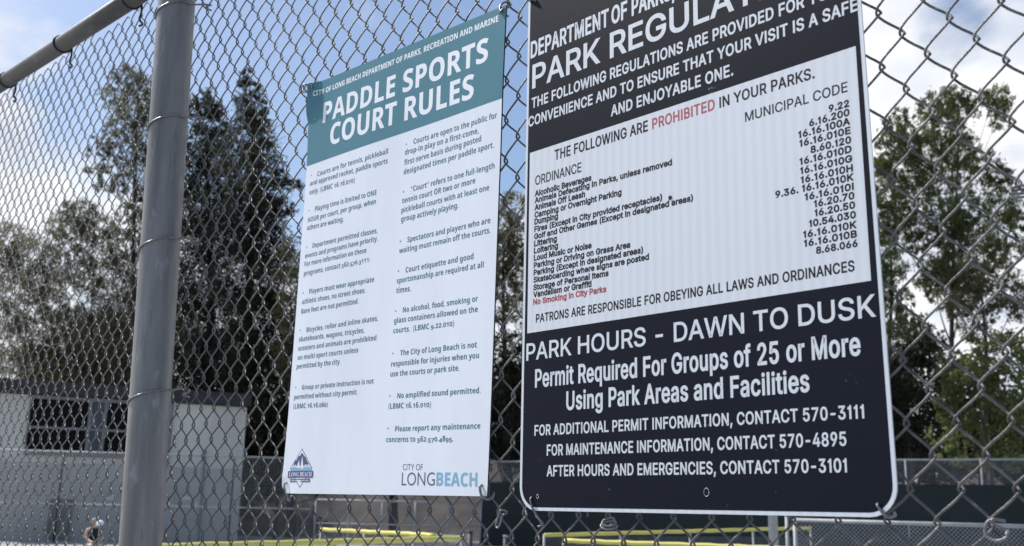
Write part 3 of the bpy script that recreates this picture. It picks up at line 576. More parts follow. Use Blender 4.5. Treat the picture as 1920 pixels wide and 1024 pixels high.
# ------------------------------------------------------------------ lettering
GLYPHS = {
 'inter': (509, {
  ' ': (188,),
  '&': (448, (54,62,78,34,110,12,150,-2,197,-7,234,-3,271,7,305,23,328,43,364,0,438,0,366,87,371,92,385,115,397,144,405,180,408,224,349,224,346,186,336,151,327,134,219,266,256,293,275,308,291,325,305,342,315,362,322,382,324,404,320,433,308,459,290,482,266,499,235,510,200,513,165,510,134,499,109,481,91,458,79,430,75,398,78,370,87,344,102,319,121,293,135,275,111,256,85,235,63,213,47,189,37,163,34,133,39,96), (109,87,100,108,97,131,100,154,110,174,128,195,154,217,172,231,292,87,278,75,251,59,223,50,193,46,166,49,143,57,124,70), (168,453,184,459,201,461,226,457,245,445,258,427,262,405,260,389,255,375,246,363,237,352,226,343,216,335,182,310,169,327,155,346,145,363,139,380,137,399,139,416,145,431,155,444)),
  '(': (273, (90,169,95,131,102,93,111,55,124,16,139,-21,156,-59,177,-96,236,-96,222,-66,209,-38,198,-10,188,16,172,67,160,115,154,161,151,207,154,258,161,313,174,370,191,428,212,485,236,539,177,539,153,494,132,441,122,413,114,384,107,354,101,324,92,264,89,207)),
  ')': (273, (52,-66,37,-96,97,-96,117,-59,134,-22,149,15,161,53,171,92,178,130,183,168,184,207,181,264,173,323,167,354,159,384,151,413,142,441,121,494,97,539,37,539,62,485,82,428,99,370,112,313,119,258,122,207,120,162,113,116,102,69,86,18,76,-9,64,-37)),
  ',': (188, (68,71,38,-119,84,-119,137,71)),
  '-': (453, (114,244,114,188,337,188,337,244)),
  '.': (188, (50,41,53,24,63,9,78,-1,95,-4,113,-1,128,9,138,24,141,41,138,59,128,73,113,83,95,87,78,83,63,73,53,59)),
  '0': (453, (53,178,60,144,69,113,95,62,130,24,174,1,227,-7,279,1,323,24,359,62,384,113,393,144,400,178,404,214,405,254,404,294,400,330,393,364,384,395,358,447,323,484,279,508,227,516,174,508,130,484,95,447,69,395,60,364,53,330,49,294,48,254,49,214), (113,194,109,254,113,314,123,365,140,405,163,435,192,453,227,460,261,453,290,435,313,405,330,365,340,314,344,254,340,194,330,144,313,103,290,74,261,56,227,50,192,56,163,74,140,103,123,144)),
  '1': (300, (148,0,214,0,214,509,166,509,152,472,124,444,66,428,66,380,148,380)),
  '2': (453, (64,47,64,0,389,0,389,57,153,57,153,60,267,180,306,223,336,259,357,290,371,318,378,345,381,372,376,411,361,445,337,474,306,497,268,511,225,516,182,511,143,496,111,473,86,442,71,405,66,362,127,362,130,390,139,413,153,433,172,447,196,457,224,460,250,457,273,449,293,436,308,419,317,397,320,371,318,348,311,327,299,305,282,282,261,257,234,229)),
  '3': (453, (98,30,133,10,173,-3,218,-7,266,-2,309,12,344,36,370,66,387,103,393,145,387,186,371,222,344,253,308,276,264,288,221,289,372,461,372,509,70,509,70,452,288,452,288,448,157,299,157,248,201,248,242,244,275,234,299,217,316,196,326,172,329,145,325,116,315,93,297,74,275,61,248,53,219,50,191,52,165,59,144,71,126,87,115,107,109,132,44,132,52,91,70,57)),
  '4': (453, (40,158,40,105,282,105,282,0,343,0,343,105,413,105,413,163,343,163,343,318,282,318,282,163,109,163,109,166,311,509,247,509)),
  '5': (453, (83,60,108,32,140,11,178,-2,221,-7,268,-1,309,15,343,41,369,76,385,117,391,163,388,199,379,231,364,260,345,285,321,306,294,321,263,330,229,334,203,331,178,325,155,315,136,301,134,301,151,452,366,452,366,509,96,509,67,253,128,246,145,258,167,268,192,275,218,277,248,273,275,262,297,244,314,221,324,193,328,162,324,131,314,104,298,82,276,64,250,53,221,50,196,52,173,60,154,73,138,89,127,108,122,130,60,130,66,93)),
  '6': (453, (84,74,109,40,142,15,182,-1,226,-7,271,-2,310,14,343,39,368,73,384,112,389,157,384,201,370,240,346,271,316,295,278,309,235,314,214,312,196,307,179,299,174,295,322,509,252,509,137,340,102,285,80,239,68,199,64,162,69,115), (138,102,128,128,125,158,128,188,138,214,153,235,174,252,198,262,226,265,254,262,279,251,299,235,314,213,324,187,327,157,324,128,314,101,299,79,279,63,254,52,226,48,198,52,174,63,153,79)),
  '7': (453, (97,0,165,0,391,449,391,509,62,509,62,452,323,452,323,448)),
  '8': (453, (74,62,101,33,136,11,178,-2,226,-7,275,-2,317,11,352,33,378,62,395,96,401,135,397,166,387,195,372,220,351,241,327,256,300,265,300,267,333,282,359,308,376,342,382,380,377,417,361,450,337,477,306,498,269,511,226,516,184,511,146,498,114,477,90,450,75,417,70,380,76,342,93,308,119,282,153,267,153,265,125,256,101,241,81,220,65,195,55,166,52,135,57,96), (129,91,119,113,115,139,119,165,130,189,147,208,169,223,196,232,226,235,256,232,283,223,305,208,322,189,333,165,337,139,333,113,323,91,307,74,285,60,258,52,226,49,195,52,167,60,145,74), (177,449,200,457,226,460,252,457,275,449,294,437,308,420,316,399,319,376,316,351,307,330,293,313,274,300,252,292,226,290,201,292,178,300,159,313,145,330,136,351,133,376,136,399,145,420,159,437)),
  '9': (453, (83,269,106,237,137,214,175,199,218,195,238,196,257,202,273,210,278,214,130,0,200,0,315,168,350,224,373,270,385,309,389,347,384,393,368,434,343,468,310,494,271,510,226,516,182,510,143,494,110,469,85,436,69,397,64,352,68,307), (138,295,129,322,125,352,129,381,138,407,154,429,174,446,199,457,226,460,254,457,279,446,299,429,314,407,324,381,327,350,324,321,314,295,299,273,279,257,254,247,226,243,199,247,174,257,154,274)),
  'A': (480, (16,0,85,0,135,142,344,142,395,0,463,0,276,509,201,509), (201,333,213,371,228,419,239,456,250,420,264,372,276,334,287,302,324,199,154,199,191,302)),
  'B': (456, (125,57,125,231,248,231,279,228,306,218,327,203,342,184,352,161,355,137,349,105,330,80,296,63,245,57), (60,509,60,0,247,0,301,4,344,18,377,39,400,67,413,100,418,136,414,173,402,203,385,227,363,245,339,257,315,262,315,267,336,275,356,286,373,301,387,320,395,344,398,374,394,410,381,442,359,469,329,491,289,504,241,509), (125,285,125,452,240,452,283,446,313,429,330,403,336,372,333,348,323,326,308,309,288,296,265,288,238,285)),
  'C': (510, (86,421,70,393,57,362,48,329,42,293,40,254,42,215,48,179,57,146,70,115,86,88,104,63,126,42,150,25,177,11,205,1,235,-5,267,-7,305,-4,341,5,373,19,402,38,428,62,448,91,463,124,473,160,408,160,401,136,389,114,375,96,357,81,337,69,315,60,292,55,267,53,223,59,184,76,151,105,125,145,109,194,103,254,109,314,125,364,150,403,184,432,223,450,267,456,292,454,315,449,337,440,357,428,375,413,389,395,401,373,408,348,473,348,463,385,448,418,427,447,402,471,373,490,340,504,305,513,267,516,235,514,205,508,177,498,150,484,126,466,104,445)),
  'D': (502, (60,509,60,0,219,0,256,2,291,8,322,17,351,31,376,48,398,68,417,92,433,119,446,149,455,181,460,217,462,255,460,293,455,329,446,361,433,391,399,441,353,478,325,492,294,501,261,507,225,509), (318,81,272,63,215,57,125,57,125,452,221,452,275,446,320,428,354,399,379,361,394,312,399,255,394,198,379,149,354,110)),
  'E': (419, (125,57,125,229,355,229,355,286,125,286,125,452,372,452,372,509,60,509,60,0,375,0,375,57)),
  'F': (410, (125,0,125,221,346,221,346,278,125,278,125,452,369,452,369,509,60,509,60,0)),
  'G': (520, (47,179,57,146,69,116,85,88,104,64,125,43,149,25,176,11,205,1,236,-5,269,-7,326,0,377,19,419,50,451,91,471,141,478,200,478,256,283,256,283,199,414,199,410,160,396,123,374,93,345,71,309,57,269,53,224,59,184,76,151,105,125,145,109,194,103,254,109,314,125,364,150,404,183,432,222,450,265,456,291,454,315,448,337,439,356,427,373,411,387,393,399,372,408,349,474,349,465,384,449,416,429,445,403,469,374,489,340,504,304,513,265,516,233,514,203,508,175,498,149,484,125,466,103,445,85,421,69,393,57,362,47,329,42,293,40,254,42,215)),
  'H': (517, (60,0,125,0,125,232,392,232,392,0,457,0,457,509,392,509,392,289,125,289,125,509,60,509)),
  'I': (190, (62,0,128,0,128,509,62,509)),
  'J': (396, (124,3,185,-7,246,3,294,33,313,55,326,81,334,111,336,145,336,509,272,509,272,145,266,104,248,74,220,56,185,50,149,56,122,74,104,104,98,145,98,173,33,173,33,145,36,111,44,81,57,55,75,33)),
  'K': (467, (60,509,60,0,125,0,125,167,198,245,372,0,449,0,243,288,448,509,364,509,212,344,193,324,174,303,157,282,139,261,124,242,125,334,125,509)),
  'L': (393, (60,509,60,0,361,0,361,57,125,57,125,509)),
  'M': (628, (122,0,122,291,122,328,121,372,120,416,119,436,129,408,145,361,159,321,170,291,286,0,342,0,456,291,467,322,482,363,498,409,505,433,507,437,506,413,505,369,504,327,504,291,504,0,568,0,568,509,476,509,352,187,342,158,330,121,315,72,311,84,299,123,287,159,277,187,152,509,60,509,60,0)),
  'N': (523, (124,328,122,384,120,430,148,381,164,354,177,331,202,290,387,0,463,0,463,509,399,509,399,195,399,157,400,134,401,108,402,81,403,78,401,82,388,107,375,130,363,151,352,169,343,183,136,509,60,509,60,0,125,0,125,291)),
  'O': (533, (70,115,86,88,105,63,126,42,150,25,177,11,205,1,235,-5,267,-7,299,-5,329,1,357,11,384,25,408,42,429,63,448,88,464,115,477,146,486,179,491,215,493,254,491,293,486,329,477,362,464,393,448,421,429,445,408,466,384,484,357,498,329,508,299,514,267,516,235,514,205,508,177,498,150,484,126,466,105,445,86,421,70,393,57,362,48,329,42,293,40,254,42,215,48,179,57,146), (125,144,109,194,103,254,109,314,125,364,151,404,184,433,223,450,267,456,310,450,349,433,383,404,408,365,425,314,430,254,425,194,408,144,383,105,349,76,310,59,267,53,223,59,184,76,151,105)),
  'P': (445, (60,509,60,0,125,0,125,186,235,186,289,191,332,207,366,233,390,265,404,304,409,348,404,391,390,430,366,462,332,487,289,503,235,509), (125,242,125,452,232,452,268,449,297,439,318,423,333,402,342,376,344,348,342,319,333,294,318,272,297,256,269,246,233,242)),
  'R': (449, (60,509,60,0,125,0,125,198,236,198,246,199,353,0,428,0,313,210,333,217,367,240,390,271,405,309,409,352,405,395,390,433,367,465,333,489,290,504,236,509), (125,255,125,452,233,452,269,449,298,440,319,425,334,405,342,380,345,352,342,324,334,300,319,281,298,267,269,258,234,255)),
  'S': (447, (64,60,91,31,128,9,172,-4,224,-9,278,-4,323,11,360,34,386,64,403,99,408,139,405,171,395,198,379,220,359,238,336,252,312,264,287,272,264,279,212,293,191,300,169,308,148,319,131,334,119,352,115,376,118,398,129,418,145,435,167,448,194,456,225,459,267,453,302,437,326,412,337,378,401,378,394,415,377,449,351,476,316,498,275,511,227,516,180,511,138,498,102,476,75,448,58,413,52,372,60,326,86,289,128,260,184,239,245,222,272,214,296,205,316,193,332,179,342,161,346,139,341,114,329,92,311,74,286,60,257,52,224,49,194,52,166,59,142,71,123,88,110,110,104,137,38,137,46,96)),
  'T': (449, (32,509,32,452,193,452,193,0,257,0,257,452,417,452,417,509)),
  'U': (517, (60,509,60,173,66,124,85,80,114,43,154,15,203,-2,259,-8,315,-2,363,15,403,43,433,80,451,124,457,173,457,509,393,509,393,178,389,144,377,113,357,87,331,68,298,56,259,52,220,56,187,68,160,87,141,113,128,144,124,178,124,509)),
  'V': (480, (84,509,16,509,204,0,278,0,463,509,395,509,290,206,279,176,267,138,252,90,241,53,230,89,215,137,203,176,192,206)),
  'W': (686, (170,171,163,196,82,509,16,509,155,0,230,0,318,323,327,359,335,395,342,433,343,436,344,431,351,391,359,356,368,323,455,0,530,0,670,509,603,509,523,196,510,145,504,120,499,94,493,67,493,63,492,67,486,94,474,145,468,171,462,196,380,509,306,509,224,196,211,145,205,120,200,94,194,67,193,61,192,67,187,94,175,145)),
  'Y': (472, (91,509,16,509,203,208,203,0,268,0,268,208,455,509,381,509,280,344,265,318,251,293,237,265,237,262,236,264,222,292,208,318,192,344)),
  'a': (389, (48,45,68,22,94,5,126,-5,160,-9,190,-6,215,1,236,12,252,25,264,38,272,52,277,52,277,0,337,0,337,251,333,290,322,320,306,343,286,360,263,372,239,379,215,383,194,384,163,382,133,375,104,364,79,346,57,322,41,291,100,274,107,288,118,301,132,313,149,322,171,329,196,331,220,329,240,322,256,311,267,297,273,279,276,257,276,255,273,243,265,235,252,230,234,227,178,220,152,216,125,211,100,203,78,193,58,179,43,161,34,138,30,108,35,73), (102,72,94,87,92,105,95,124,103,139,117,150,134,159,154,164,175,168,200,171,231,176,246,179,259,182,270,186,276,190,276,138,272,115,263,93,248,74,228,59,202,49,170,45,149,47,130,52,114,61)),
  'b': (424, (53,0,112,0,112,59,118,59,127,46,138,31,153,17,172,4,198,-5,229,-8,274,-2,313,16,346,45,370,84,385,133,390,189,385,245,370,293,345,332,313,361,274,378,229,384,197,381,171,373,152,360,137,346,127,331,118,319,114,319,114,509,53,509), (125,115,116,150,113,189,116,229,125,263,140,291,161,312,188,325,220,330,253,325,280,311,301,290,316,261,325,227,328,189,325,151,316,117,301,88,279,66,253,51,220,47,188,51,162,65,140,86)),
  'c': (396, (40,133,56,85,82,46,117,16,159,-2,207,-8,235,-6,261,-1,285,9,306,21,325,37,341,56,354,78,363,102,304,117,299,102,292,89,282,76,271,66,258,58,243,52,226,48,207,46,173,51,145,66,124,89,108,117,99,151,96,187,99,224,108,258,124,287,145,310,173,325,207,330,226,329,242,325,257,319,270,311,281,301,290,289,298,276,303,262,362,277,353,301,340,322,324,341,305,356,284,368,260,377,234,383,207,384,159,378,117,360,82,330,56,291,40,243,34,187)),
  'd': (424, (39,133,55,84,79,45,111,16,151,-2,195,-8,227,-5,252,4,272,17,287,31,298,46,307,59,313,59,313,0,372,0,372,509,311,509,311,319,306,319,298,331,287,346,272,360,253,373,228,381,196,384,151,378,112,361,79,332,55,293,39,245,34,189), (109,117,99,151,96,189,99,227,108,261,124,290,145,311,172,325,205,330,237,325,263,312,284,291,300,263,309,229,312,189,309,150,299,115,284,86,263,65,236,51,205,47,172,51,145,66,124,88)),
  'e': (404, (34,187,40,132,56,85,82,46,117,16,161,-2,212,-8,249,-5,283,4,311,19,335,39,353,63,365,91,306,105,297,88,285,73,271,61,254,53,234,48,212,46,179,50,151,61,128,80,110,106,100,139,97,169,371,169,371,194,368,242,357,282,341,315,319,341,294,361,266,374,236,382,205,384,157,378,115,359,81,329,55,290,39,242), (99,241,109,270,125,294,146,313,173,326,205,330,237,326,263,314,283,294,298,269,307,237,308,221,97,221)),
  'f': (254, (135,519,113,505,96,486,84,461,81,432,81,379,6,379,6,327,81,327,81,0,142,0,142,327,228,327,228,379,142,379,142,419,145,443,154,460,171,470,195,474,206,473,215,472,227,468,243,521,234,524,222,527,207,529,187,530,161,527)),
  'g': (425, (110,-53,101,-41,51,-69,64,-91,82,-110,105,-127,134,-140,168,-148,207,-151,251,-147,291,-136,324,-117,350,-90,367,-54,372,-9,372,379,313,379,313,319,308,319,299,331,288,346,273,360,253,373,228,382,196,384,152,378,112,361,80,332,55,293,39,246,34,191,39,136,55,90,80,53,113,27,152,10,195,5,227,8,252,16,272,28,287,41,298,56,306,68,311,68,311,-6,304,-47,282,-75,249,-92,207,-97,178,-95,154,-88,136,-78,122,-66), (109,123,99,155,96,193,99,229,109,262,124,290,145,312,172,325,205,330,237,325,264,312,285,291,300,264,309,231,312,193,309,154,300,121,285,95,264,75,237,63,205,59,172,63,145,76,124,96)),
  'h': (410, (53,509,53,0,114,0,114,227,117,257,126,283,141,303,161,317,184,326,210,329,246,323,273,304,290,275,296,235,296,0,357,0,357,240,353,285,341,321,321,349,295,369,264,380,227,384,187,379,152,362,124,332,114,311,114,509)),
  'i': (167, (67,446,84,443,100,446,114,455,123,468,126,483,123,499,114,512,100,521,84,524,67,521,54,512,44,499,41,483,44,468,54,455), (53,379,53,0,114,0,114,379)),
  'k': (381, (114,212,114,509,53,509,53,0,114,0,114,140,154,178,294,0,372,0,201,217,360,379,284,379,121,212)),
  'l': (170, (54,0,114,0,114,522,54,522)),
  'm': (610, (132,346,118,323,112,308,112,379,53,379,53,0,114,0,114,238,117,266,126,289,140,307,158,320,178,328,199,330,229,326,253,311,269,288,274,260,274,0,335,0,335,247,338,270,345,290,358,307,374,320,395,328,419,330,447,326,473,313,490,289,496,254,496,0,557,0,557,255,553,296,541,328,522,354,497,372,468,383,437,386,407,383,381,375,357,361,337,343,322,321,317,307,309,331,287,361,257,380,219,386,195,384,172,376,151,363)),
  'n': (410, (114,0,114,227,117,257,126,283,141,303,161,317,184,326,210,329,246,323,273,304,290,275,296,235,296,0,357,0,357,240,353,285,341,321,321,349,295,369,264,380,227,384,187,379,152,362,124,332,112,308,112,379,53,379,53,0)),
  'o': (415, (40,133,56,85,82,46,117,16,159,-2,207,-8,256,-2,299,16,333,46,359,85,376,133,381,187,376,243,359,291,333,330,299,360,256,378,207,384,159,378,117,360,82,330,56,291,40,243,34,187), (108,117,99,151,96,187,99,224,108,258,124,287,145,310,173,325,207,330,242,325,270,310,292,287,307,258,316,224,319,187,316,151,307,117,292,89,270,66,242,51,207,46,173,51,145,66,124,89)),
  'p': (424, (112,319,112,379,53,379,53,-143,114,-143,114,59,118,59,127,46,138,31,153,17,173,4,198,-5,229,-8,274,-2,313,16,346,45,370,84,385,133,390,189,385,245,370,293,345,332,313,361,274,378,229,384,197,381,171,373,152,360,137,346,126,331,118,319), (125,115,116,150,113,189,116,229,125,263,140,291,161,312,188,325,220,330,253,325,280,311,301,290,316,261,325,227,328,189,325,151,316,117,301,88,279,66,253,51,220,47,188,51,162,65,140,86)),
  'q': (424, (39,133,55,84,79,45,111,16,151,-2,195,-8,227,-5,252,4,272,17,287,31,298,46,306,59,311,59,311,-143,372,-143,372,379,313,379,313,319,307,319,298,331,287,346,272,360,253,373,228,381,196,384,151,378,112,361,79,332,55,293,39,245,34,189), (109,117,99,151,96,189,99,227,108,261,124,290,145,311,172,325,205,330,237,325,263,312,284,291,300,263,309,229,312,189,309,150,299,115,284,86,263,65,236,51,205,47,172,51,145,66,124,88)),
  'r': (259, (112,321,112,379,53,379,53,0,114,0,114,237,117,262,126,284,140,301,159,315,182,323,207,326,219,325,230,324,243,322,243,384,229,384,213,385,181,380,152,367,130,347,115,321)),
  's': (365, (62,38,84,18,112,3,145,-5,182,-8,223,-5,260,6,290,24,312,47,326,75,331,107,325,142,306,171,275,194,229,209,172,223,144,232,124,243,112,258,109,277,114,299,131,317,156,329,187,333,219,328,243,316,258,298,268,277,324,290,314,316,299,339,279,358,254,372,223,381,187,384,149,381,115,370,87,354,65,332,51,305,47,274,53,237,72,208,104,186,149,170,212,155,237,147,254,136,265,121,268,103,262,81,244,62,217,50,181,45,150,49,124,60,105,79,94,107,36,94,45,63)),
  't': (227, (92,21,125,2,168,-4,180,-4,192,-3,203,-1,213,2,202,54,185,51,170,50,150,53,136,61,128,76,126,98,126,327,204,327,204,379,126,379,126,471,65,471,65,379,6,379,6,327,65,327,65,93,72,52)),
  'u': (410, (53,139,57,95,69,59,89,31,115,11,146,-1,182,-5,222,0,257,17,286,47,298,72,298,0,357,0,357,379,296,379,296,153,293,122,283,97,268,77,249,62,226,53,200,50,164,56,137,75,119,105,114,144,114,379,53,379)),
  'v': (389, (17,379,163,0,226,0,371,379,305,379,224,155,213,121,203,87,195,58,187,87,177,121,165,155,84,379)),
  'w': (567, (143,177,133,214,87,379,23,379,138,0,199,0,248,172,255,198,263,225,277,280,284,309,291,280,297,252,305,225,319,172,368,0,429,0,545,379,480,379,434,214,423,176,413,135,402,90,397,67,392,91,382,136,371,176,362,214,316,379,252,379,206,214,196,176,186,135,175,90,170,65,165,91,154,137)),
  'x': (379, (21,0,91,0,148,85,165,112,178,136,189,155,200,136,214,112,231,85,287,0,358,0,224,192,352,379,282,379,233,306,216,279,202,253,191,232,179,253,164,279,147,306,100,379,29,379,155,194)),
  'y': (389, (61,-86,47,-139,54,-141,65,-143,77,-145,91,-145,117,-143,139,-136,159,-124,177,-107,191,-85,204,-58,371,379,305,379,224,155,212,121,202,87,195,58,187,87,177,121,165,155,84,379,17,379,163,-1,151,-36,141,-58,130,-74,118,-84,104,-89,88,-90,71,-87))}),
 'noto': (480, {
  ' ': (175,),
  '(': (201, (33,104,40,66,51,28,64,-9,81,-43,102,-76,126,-106,181,-106,159,-74,140,-40,124,-5,110,32,100,70,93,108,88,146,87,185,88,224,93,264,100,302,110,340,124,378,140,413,159,447,181,480,126,480,102,448,81,415,64,379,51,342,40,304,33,265,28,225,27,184,28,144)),
  ')': (201, (43,-74,21,-106,76,-106,100,-76,120,-43,137,-9,151,28,161,66,169,104,173,144,175,184,173,225,169,265,161,304,151,342,137,379,120,415,100,448,76,480,20,480,42,447,61,413,78,378,91,340,101,302,109,264,113,224,115,185,113,146,109,108,101,70,91,32,78,-5,62,-40)),
  ',': (180, (118,33,129,71,124,78,61,78,55,40,47,-3,37,-47,28,-87,71,-87,87,-49,104,-8)),
  '-': (216, (27,206,27,154,189,154,189,206)),
  '.': (180, (51,15,60,1,74,-7,89,-9,106,-7,119,1,129,15,132,36,129,57,119,71,106,79,89,81,74,79,60,71,51,57,48,36)),
  '0': (384, (25,277,24,240,27,185,34,137,47,95,64,59,88,30,116,10,151,-3,191,-7,247,1,290,23,321,59,343,107,350,136,355,168,358,203,359,240,357,295,349,344,336,386,318,422,295,450,266,471,232,483,191,487,136,480,93,457,62,421,40,373,33,344,28,312), (191,75,159,86,139,117,133,140,128,168,126,201,125,240,126,278,128,312,133,340,139,363,159,395,191,405,223,395,244,363,250,340,255,312,258,278,259,240,258,201,255,168,250,139,244,116,223,85)),
  '1': (384, (40,357,89,296,144,340,164,358,179,373,177,323,176,298,176,277,176,0,277,0,277,480,194,480)),
  '2': (384, (123,476,95,465,70,451,47,435,26,418,81,353,109,373,136,389,162,398,189,402,213,398,232,388,244,370,248,345,245,322,238,300,225,278,206,254,180,226,147,192,27,71,27,0,362,0,362,85,153,85,153,90,215,148,254,186,287,220,313,252,333,284,345,319,349,357,344,392,330,423,308,449,278,469,241,482,197,486,157,484)),
  '3': (384, (26,19,57,8,90,0,126,-5,164,-7,225,-2,274,12,311,35,337,65,352,100,357,140,350,183,327,216,291,238,240,251,240,253,280,268,313,293,336,327,343,372,332,420,300,456,276,469,249,479,218,484,183,486,134,483,92,473,57,458,26,439,73,369,93,381,116,393,143,401,175,404,207,401,228,390,240,373,244,350,242,332,235,317,223,304,204,294,175,288,136,285,99,285,99,208,136,208,176,206,206,200,227,192,241,180,249,164,251,146,246,115,229,93,199,79,153,74,123,76,90,82,57,92,26,105)),
  '4': (384, (11,170,11,99,216,99,216,0,315,0,315,99,373,99,373,178,315,178,315,480,222,480), (101,178,189,311,197,324,205,337,218,363,220,363,219,338,217,297,216,259,216,178)),
  '5': (384, (33,19,60,8,91,0,125,-5,162,-7,206,-4,245,4,278,18,305,38,326,62,341,91,350,124,353,161,348,204,333,240,310,269,279,289,243,302,201,306,181,306,165,304,140,300,149,394,320,394,320,480,60,480,42,235,83,214,98,217,116,221,136,223,155,224,197,220,227,206,245,184,251,152,245,118,227,94,198,81,158,76,127,78,93,85,60,95,33,107)),
  '6': (384, (25,245,24,203,25,169,29,138,37,110,47,85,75,44,110,16,152,-1,199,-7,234,-4,266,4,294,18,318,38,337,62,351,90,359,123,362,160,353,224,325,272,282,302,225,312,188,308,160,296,137,278,121,256,117,256,122,298,132,334,151,364,178,387,218,401,271,406,286,405,301,404,315,402,328,399,328,480,314,482,297,484,264,485,209,481,162,469,124,450,93,425,69,396,51,362,38,325,30,285), (160,224,178,231,199,234,228,229,248,214,260,190,264,158,259,121,245,95,224,80,197,75,175,78,157,89,142,105,132,124,126,145,124,167,127,183,134,199,145,213)),
  '7': (384, (181,0,362,416,362,480,18,480,18,394,255,394,75,0)),
  '8': (384, (35,68,67,28,92,13,121,2,154,-5,192,-7,239,-3,280,9,313,29,339,55,355,87,360,124,356,154,346,180,329,203,308,222,284,239,259,253,293,274,321,299,339,331,345,370,340,406,324,435,300,457,268,473,232,482,192,486,153,482,117,473,85,457,60,435,44,406,38,371,44,331,61,299,86,273,116,251,80,229,50,201,30,166,24,122), (122,104,118,128,122,153,137,175,159,193,187,209,196,204,213,194,229,184,243,172,255,159,263,144,266,127,261,103,247,84,224,72,191,68,159,72,136,85), (169,408,191,412,215,408,233,399,246,383,250,363,245,339,232,321,214,307,192,296,170,308,151,322,138,340,134,363,138,383,150,399)),
  '9': (384, (69,-4,87,-6,120,-7,175,-3,221,9,260,28,290,53,315,83,333,117,346,154,354,193,358,234,360,275,359,309,354,340,347,368,336,393,309,434,273,462,231,479,185,485,149,482,117,474,89,460,65,441,46,416,32,388,24,355,21,318,31,254,58,206,101,176,156,167,197,171,225,183,246,201,263,222,267,222,262,181,251,144,233,114,205,92,166,77,113,73,98,73,83,75,55,79,55,-2), (185,244,156,249,136,265,124,288,120,320,124,357,138,383,160,399,187,404,209,400,227,390,241,374,251,355,257,333,259,311,257,295,250,280,239,266,224,255,206,247)),
  'A': (463, (0,0,109,0,144,114,319,114,354,0,463,0,293,482,169,482), (170,199,204,311,212,336,223,374,232,407,240,375,251,340,259,311,295,199)),
  'B': (451, (162,84,162,209,225,209,266,205,292,192,306,173,310,149,306,122,292,102,267,88,228,84), (60,480,60,0,240,0,279,2,313,9,343,21,369,37,404,81,416,139,413,173,404,199,391,220,373,234,353,245,330,251,330,255,361,266,384,289,399,320,404,358,391,416,355,453,327,464,294,473,255,478,210,480), (162,289,162,396,216,396,253,393,279,384,294,368,300,345,295,321,282,304,258,293,221,289)),
  'C': (428, (91,61,133,24,158,10,187,1,219,-5,255,-7,291,-5,324,-1,355,7,386,18,386,103,353,93,323,85,293,80,264,78,209,88,172,120,160,143,151,171,146,202,144,238,146,274,151,306,161,334,175,358,212,391,264,402,290,399,317,392,344,382,371,370,404,453,371,467,335,477,300,484,264,486,229,484,197,478,168,468,141,455,97,417,65,367,54,338,46,307,41,274,39,239,40,203,45,170,52,139,62,110)),
  'D': (497, (60,480,60,0,196,0,255,4,306,15,351,35,389,61,419,96,441,138,454,187,458,244,456,282,450,315,441,346,427,374,391,419,342,453,313,464,281,473,247,478,211,480), (162,84,162,396,216,396,275,387,318,359,333,338,344,311,350,279,353,242,343,173,316,123,270,94,206,84)),
  'E': (376, (162,84,162,208,324,208,324,291,162,291,162,396,336,396,336,480,60,480,60,0,336,0,336,84)),
  'F': (369, (161,0,161,189,323,189,323,273,161,273,161,396,335,396,335,480,60,480,60,0)),
  'G': (486, (183,357,212,381,247,397,289,402,319,400,348,394,375,386,398,375,432,457,400,469,365,478,327,484,289,486,251,484,215,479,183,469,153,456,127,439,104,420,84,397,68,371,55,342,46,311,41,277,39,240,43,184,53,134,71,92,97,56,129,29,167,9,211,-3,262,-7,311,-5,354,1,394,9,433,21,433,269,242,269,242,185,333,185,333,85,305,80,289,78,269,78,229,83,197,98,173,123,156,155,147,194,144,238,148,285,162,325)),
  'H': (514, (60,0,162,0,162,207,352,207,352,0,453,0,453,480,352,480,352,291,162,291,162,480,60,480)),
  'I': (261, (21,58,21,0,240,0,240,58,181,85,181,395,240,422,240,480,21,480,21,422,80,395,80,85)),
  'K': (446, (60,0,162,0,162,171,205,202,330,0,446,0,277,267,445,480,332,480,202,316,192,303,181,288,162,260,162,480,60,480)),
  'L': (379, (60,480,60,0,357,0,357,84,162,84,162,480)),
  'M': (633, (148,336,146,359,145,376,148,376,263,0,357,0,480,375,483,375,481,335,479,279,478,252,478,227,478,0,573,0,573,480,435,480,314,113,312,113,199,480,60,480,60,0,151,0,151,223,151,249,150,278)),
  'N': (546, (147,328,145,363,148,363,357,0,486,0,486,480,394,480,394,253,395,220,396,187,397,154,399,120,397,120,189,480,60,480,60,0,151,0,151,226,151,260,149,294)),
  'O': (535, (40,205,45,171,53,140,63,111,95,61,139,24,166,11,196,1,230,-5,267,-7,305,-5,339,1,369,11,396,24,440,61,471,110,482,139,490,171,494,204,496,240,494,277,490,310,482,341,471,370,440,420,396,456,369,470,339,479,305,485,268,487,230,485,196,479,166,470,139,456,95,420,63,371,53,342,45,311,40,277,39,241), (148,205,146,240,148,276,153,308,162,336,175,359,212,392,268,402,323,392,361,359,373,336,382,308,387,276,389,240,387,205,382,173,373,146,361,122,323,89,267,79,212,89,175,122,162,146,153,173)),
  'P': (422, (60,0,162,0,162,171,206,171,268,176,316,193,351,219,374,252,387,289,392,330,381,392,349,440,324,457,294,470,257,477,214,480,60,480), (162,254,162,396,208,396,269,379,289,326,282,293,264,271,234,258,195,254)),
  'R': (443, (60,0,162,0,162,184,216,184,330,0,443,0,302,209,325,221,346,237,365,256,379,278,388,305,392,336,380,399,345,444,318,459,285,471,246,477,200,480,60,480), (162,267,162,396,193,396,236,393,266,382,283,362,289,333,283,304,267,283,238,271,195,267)),
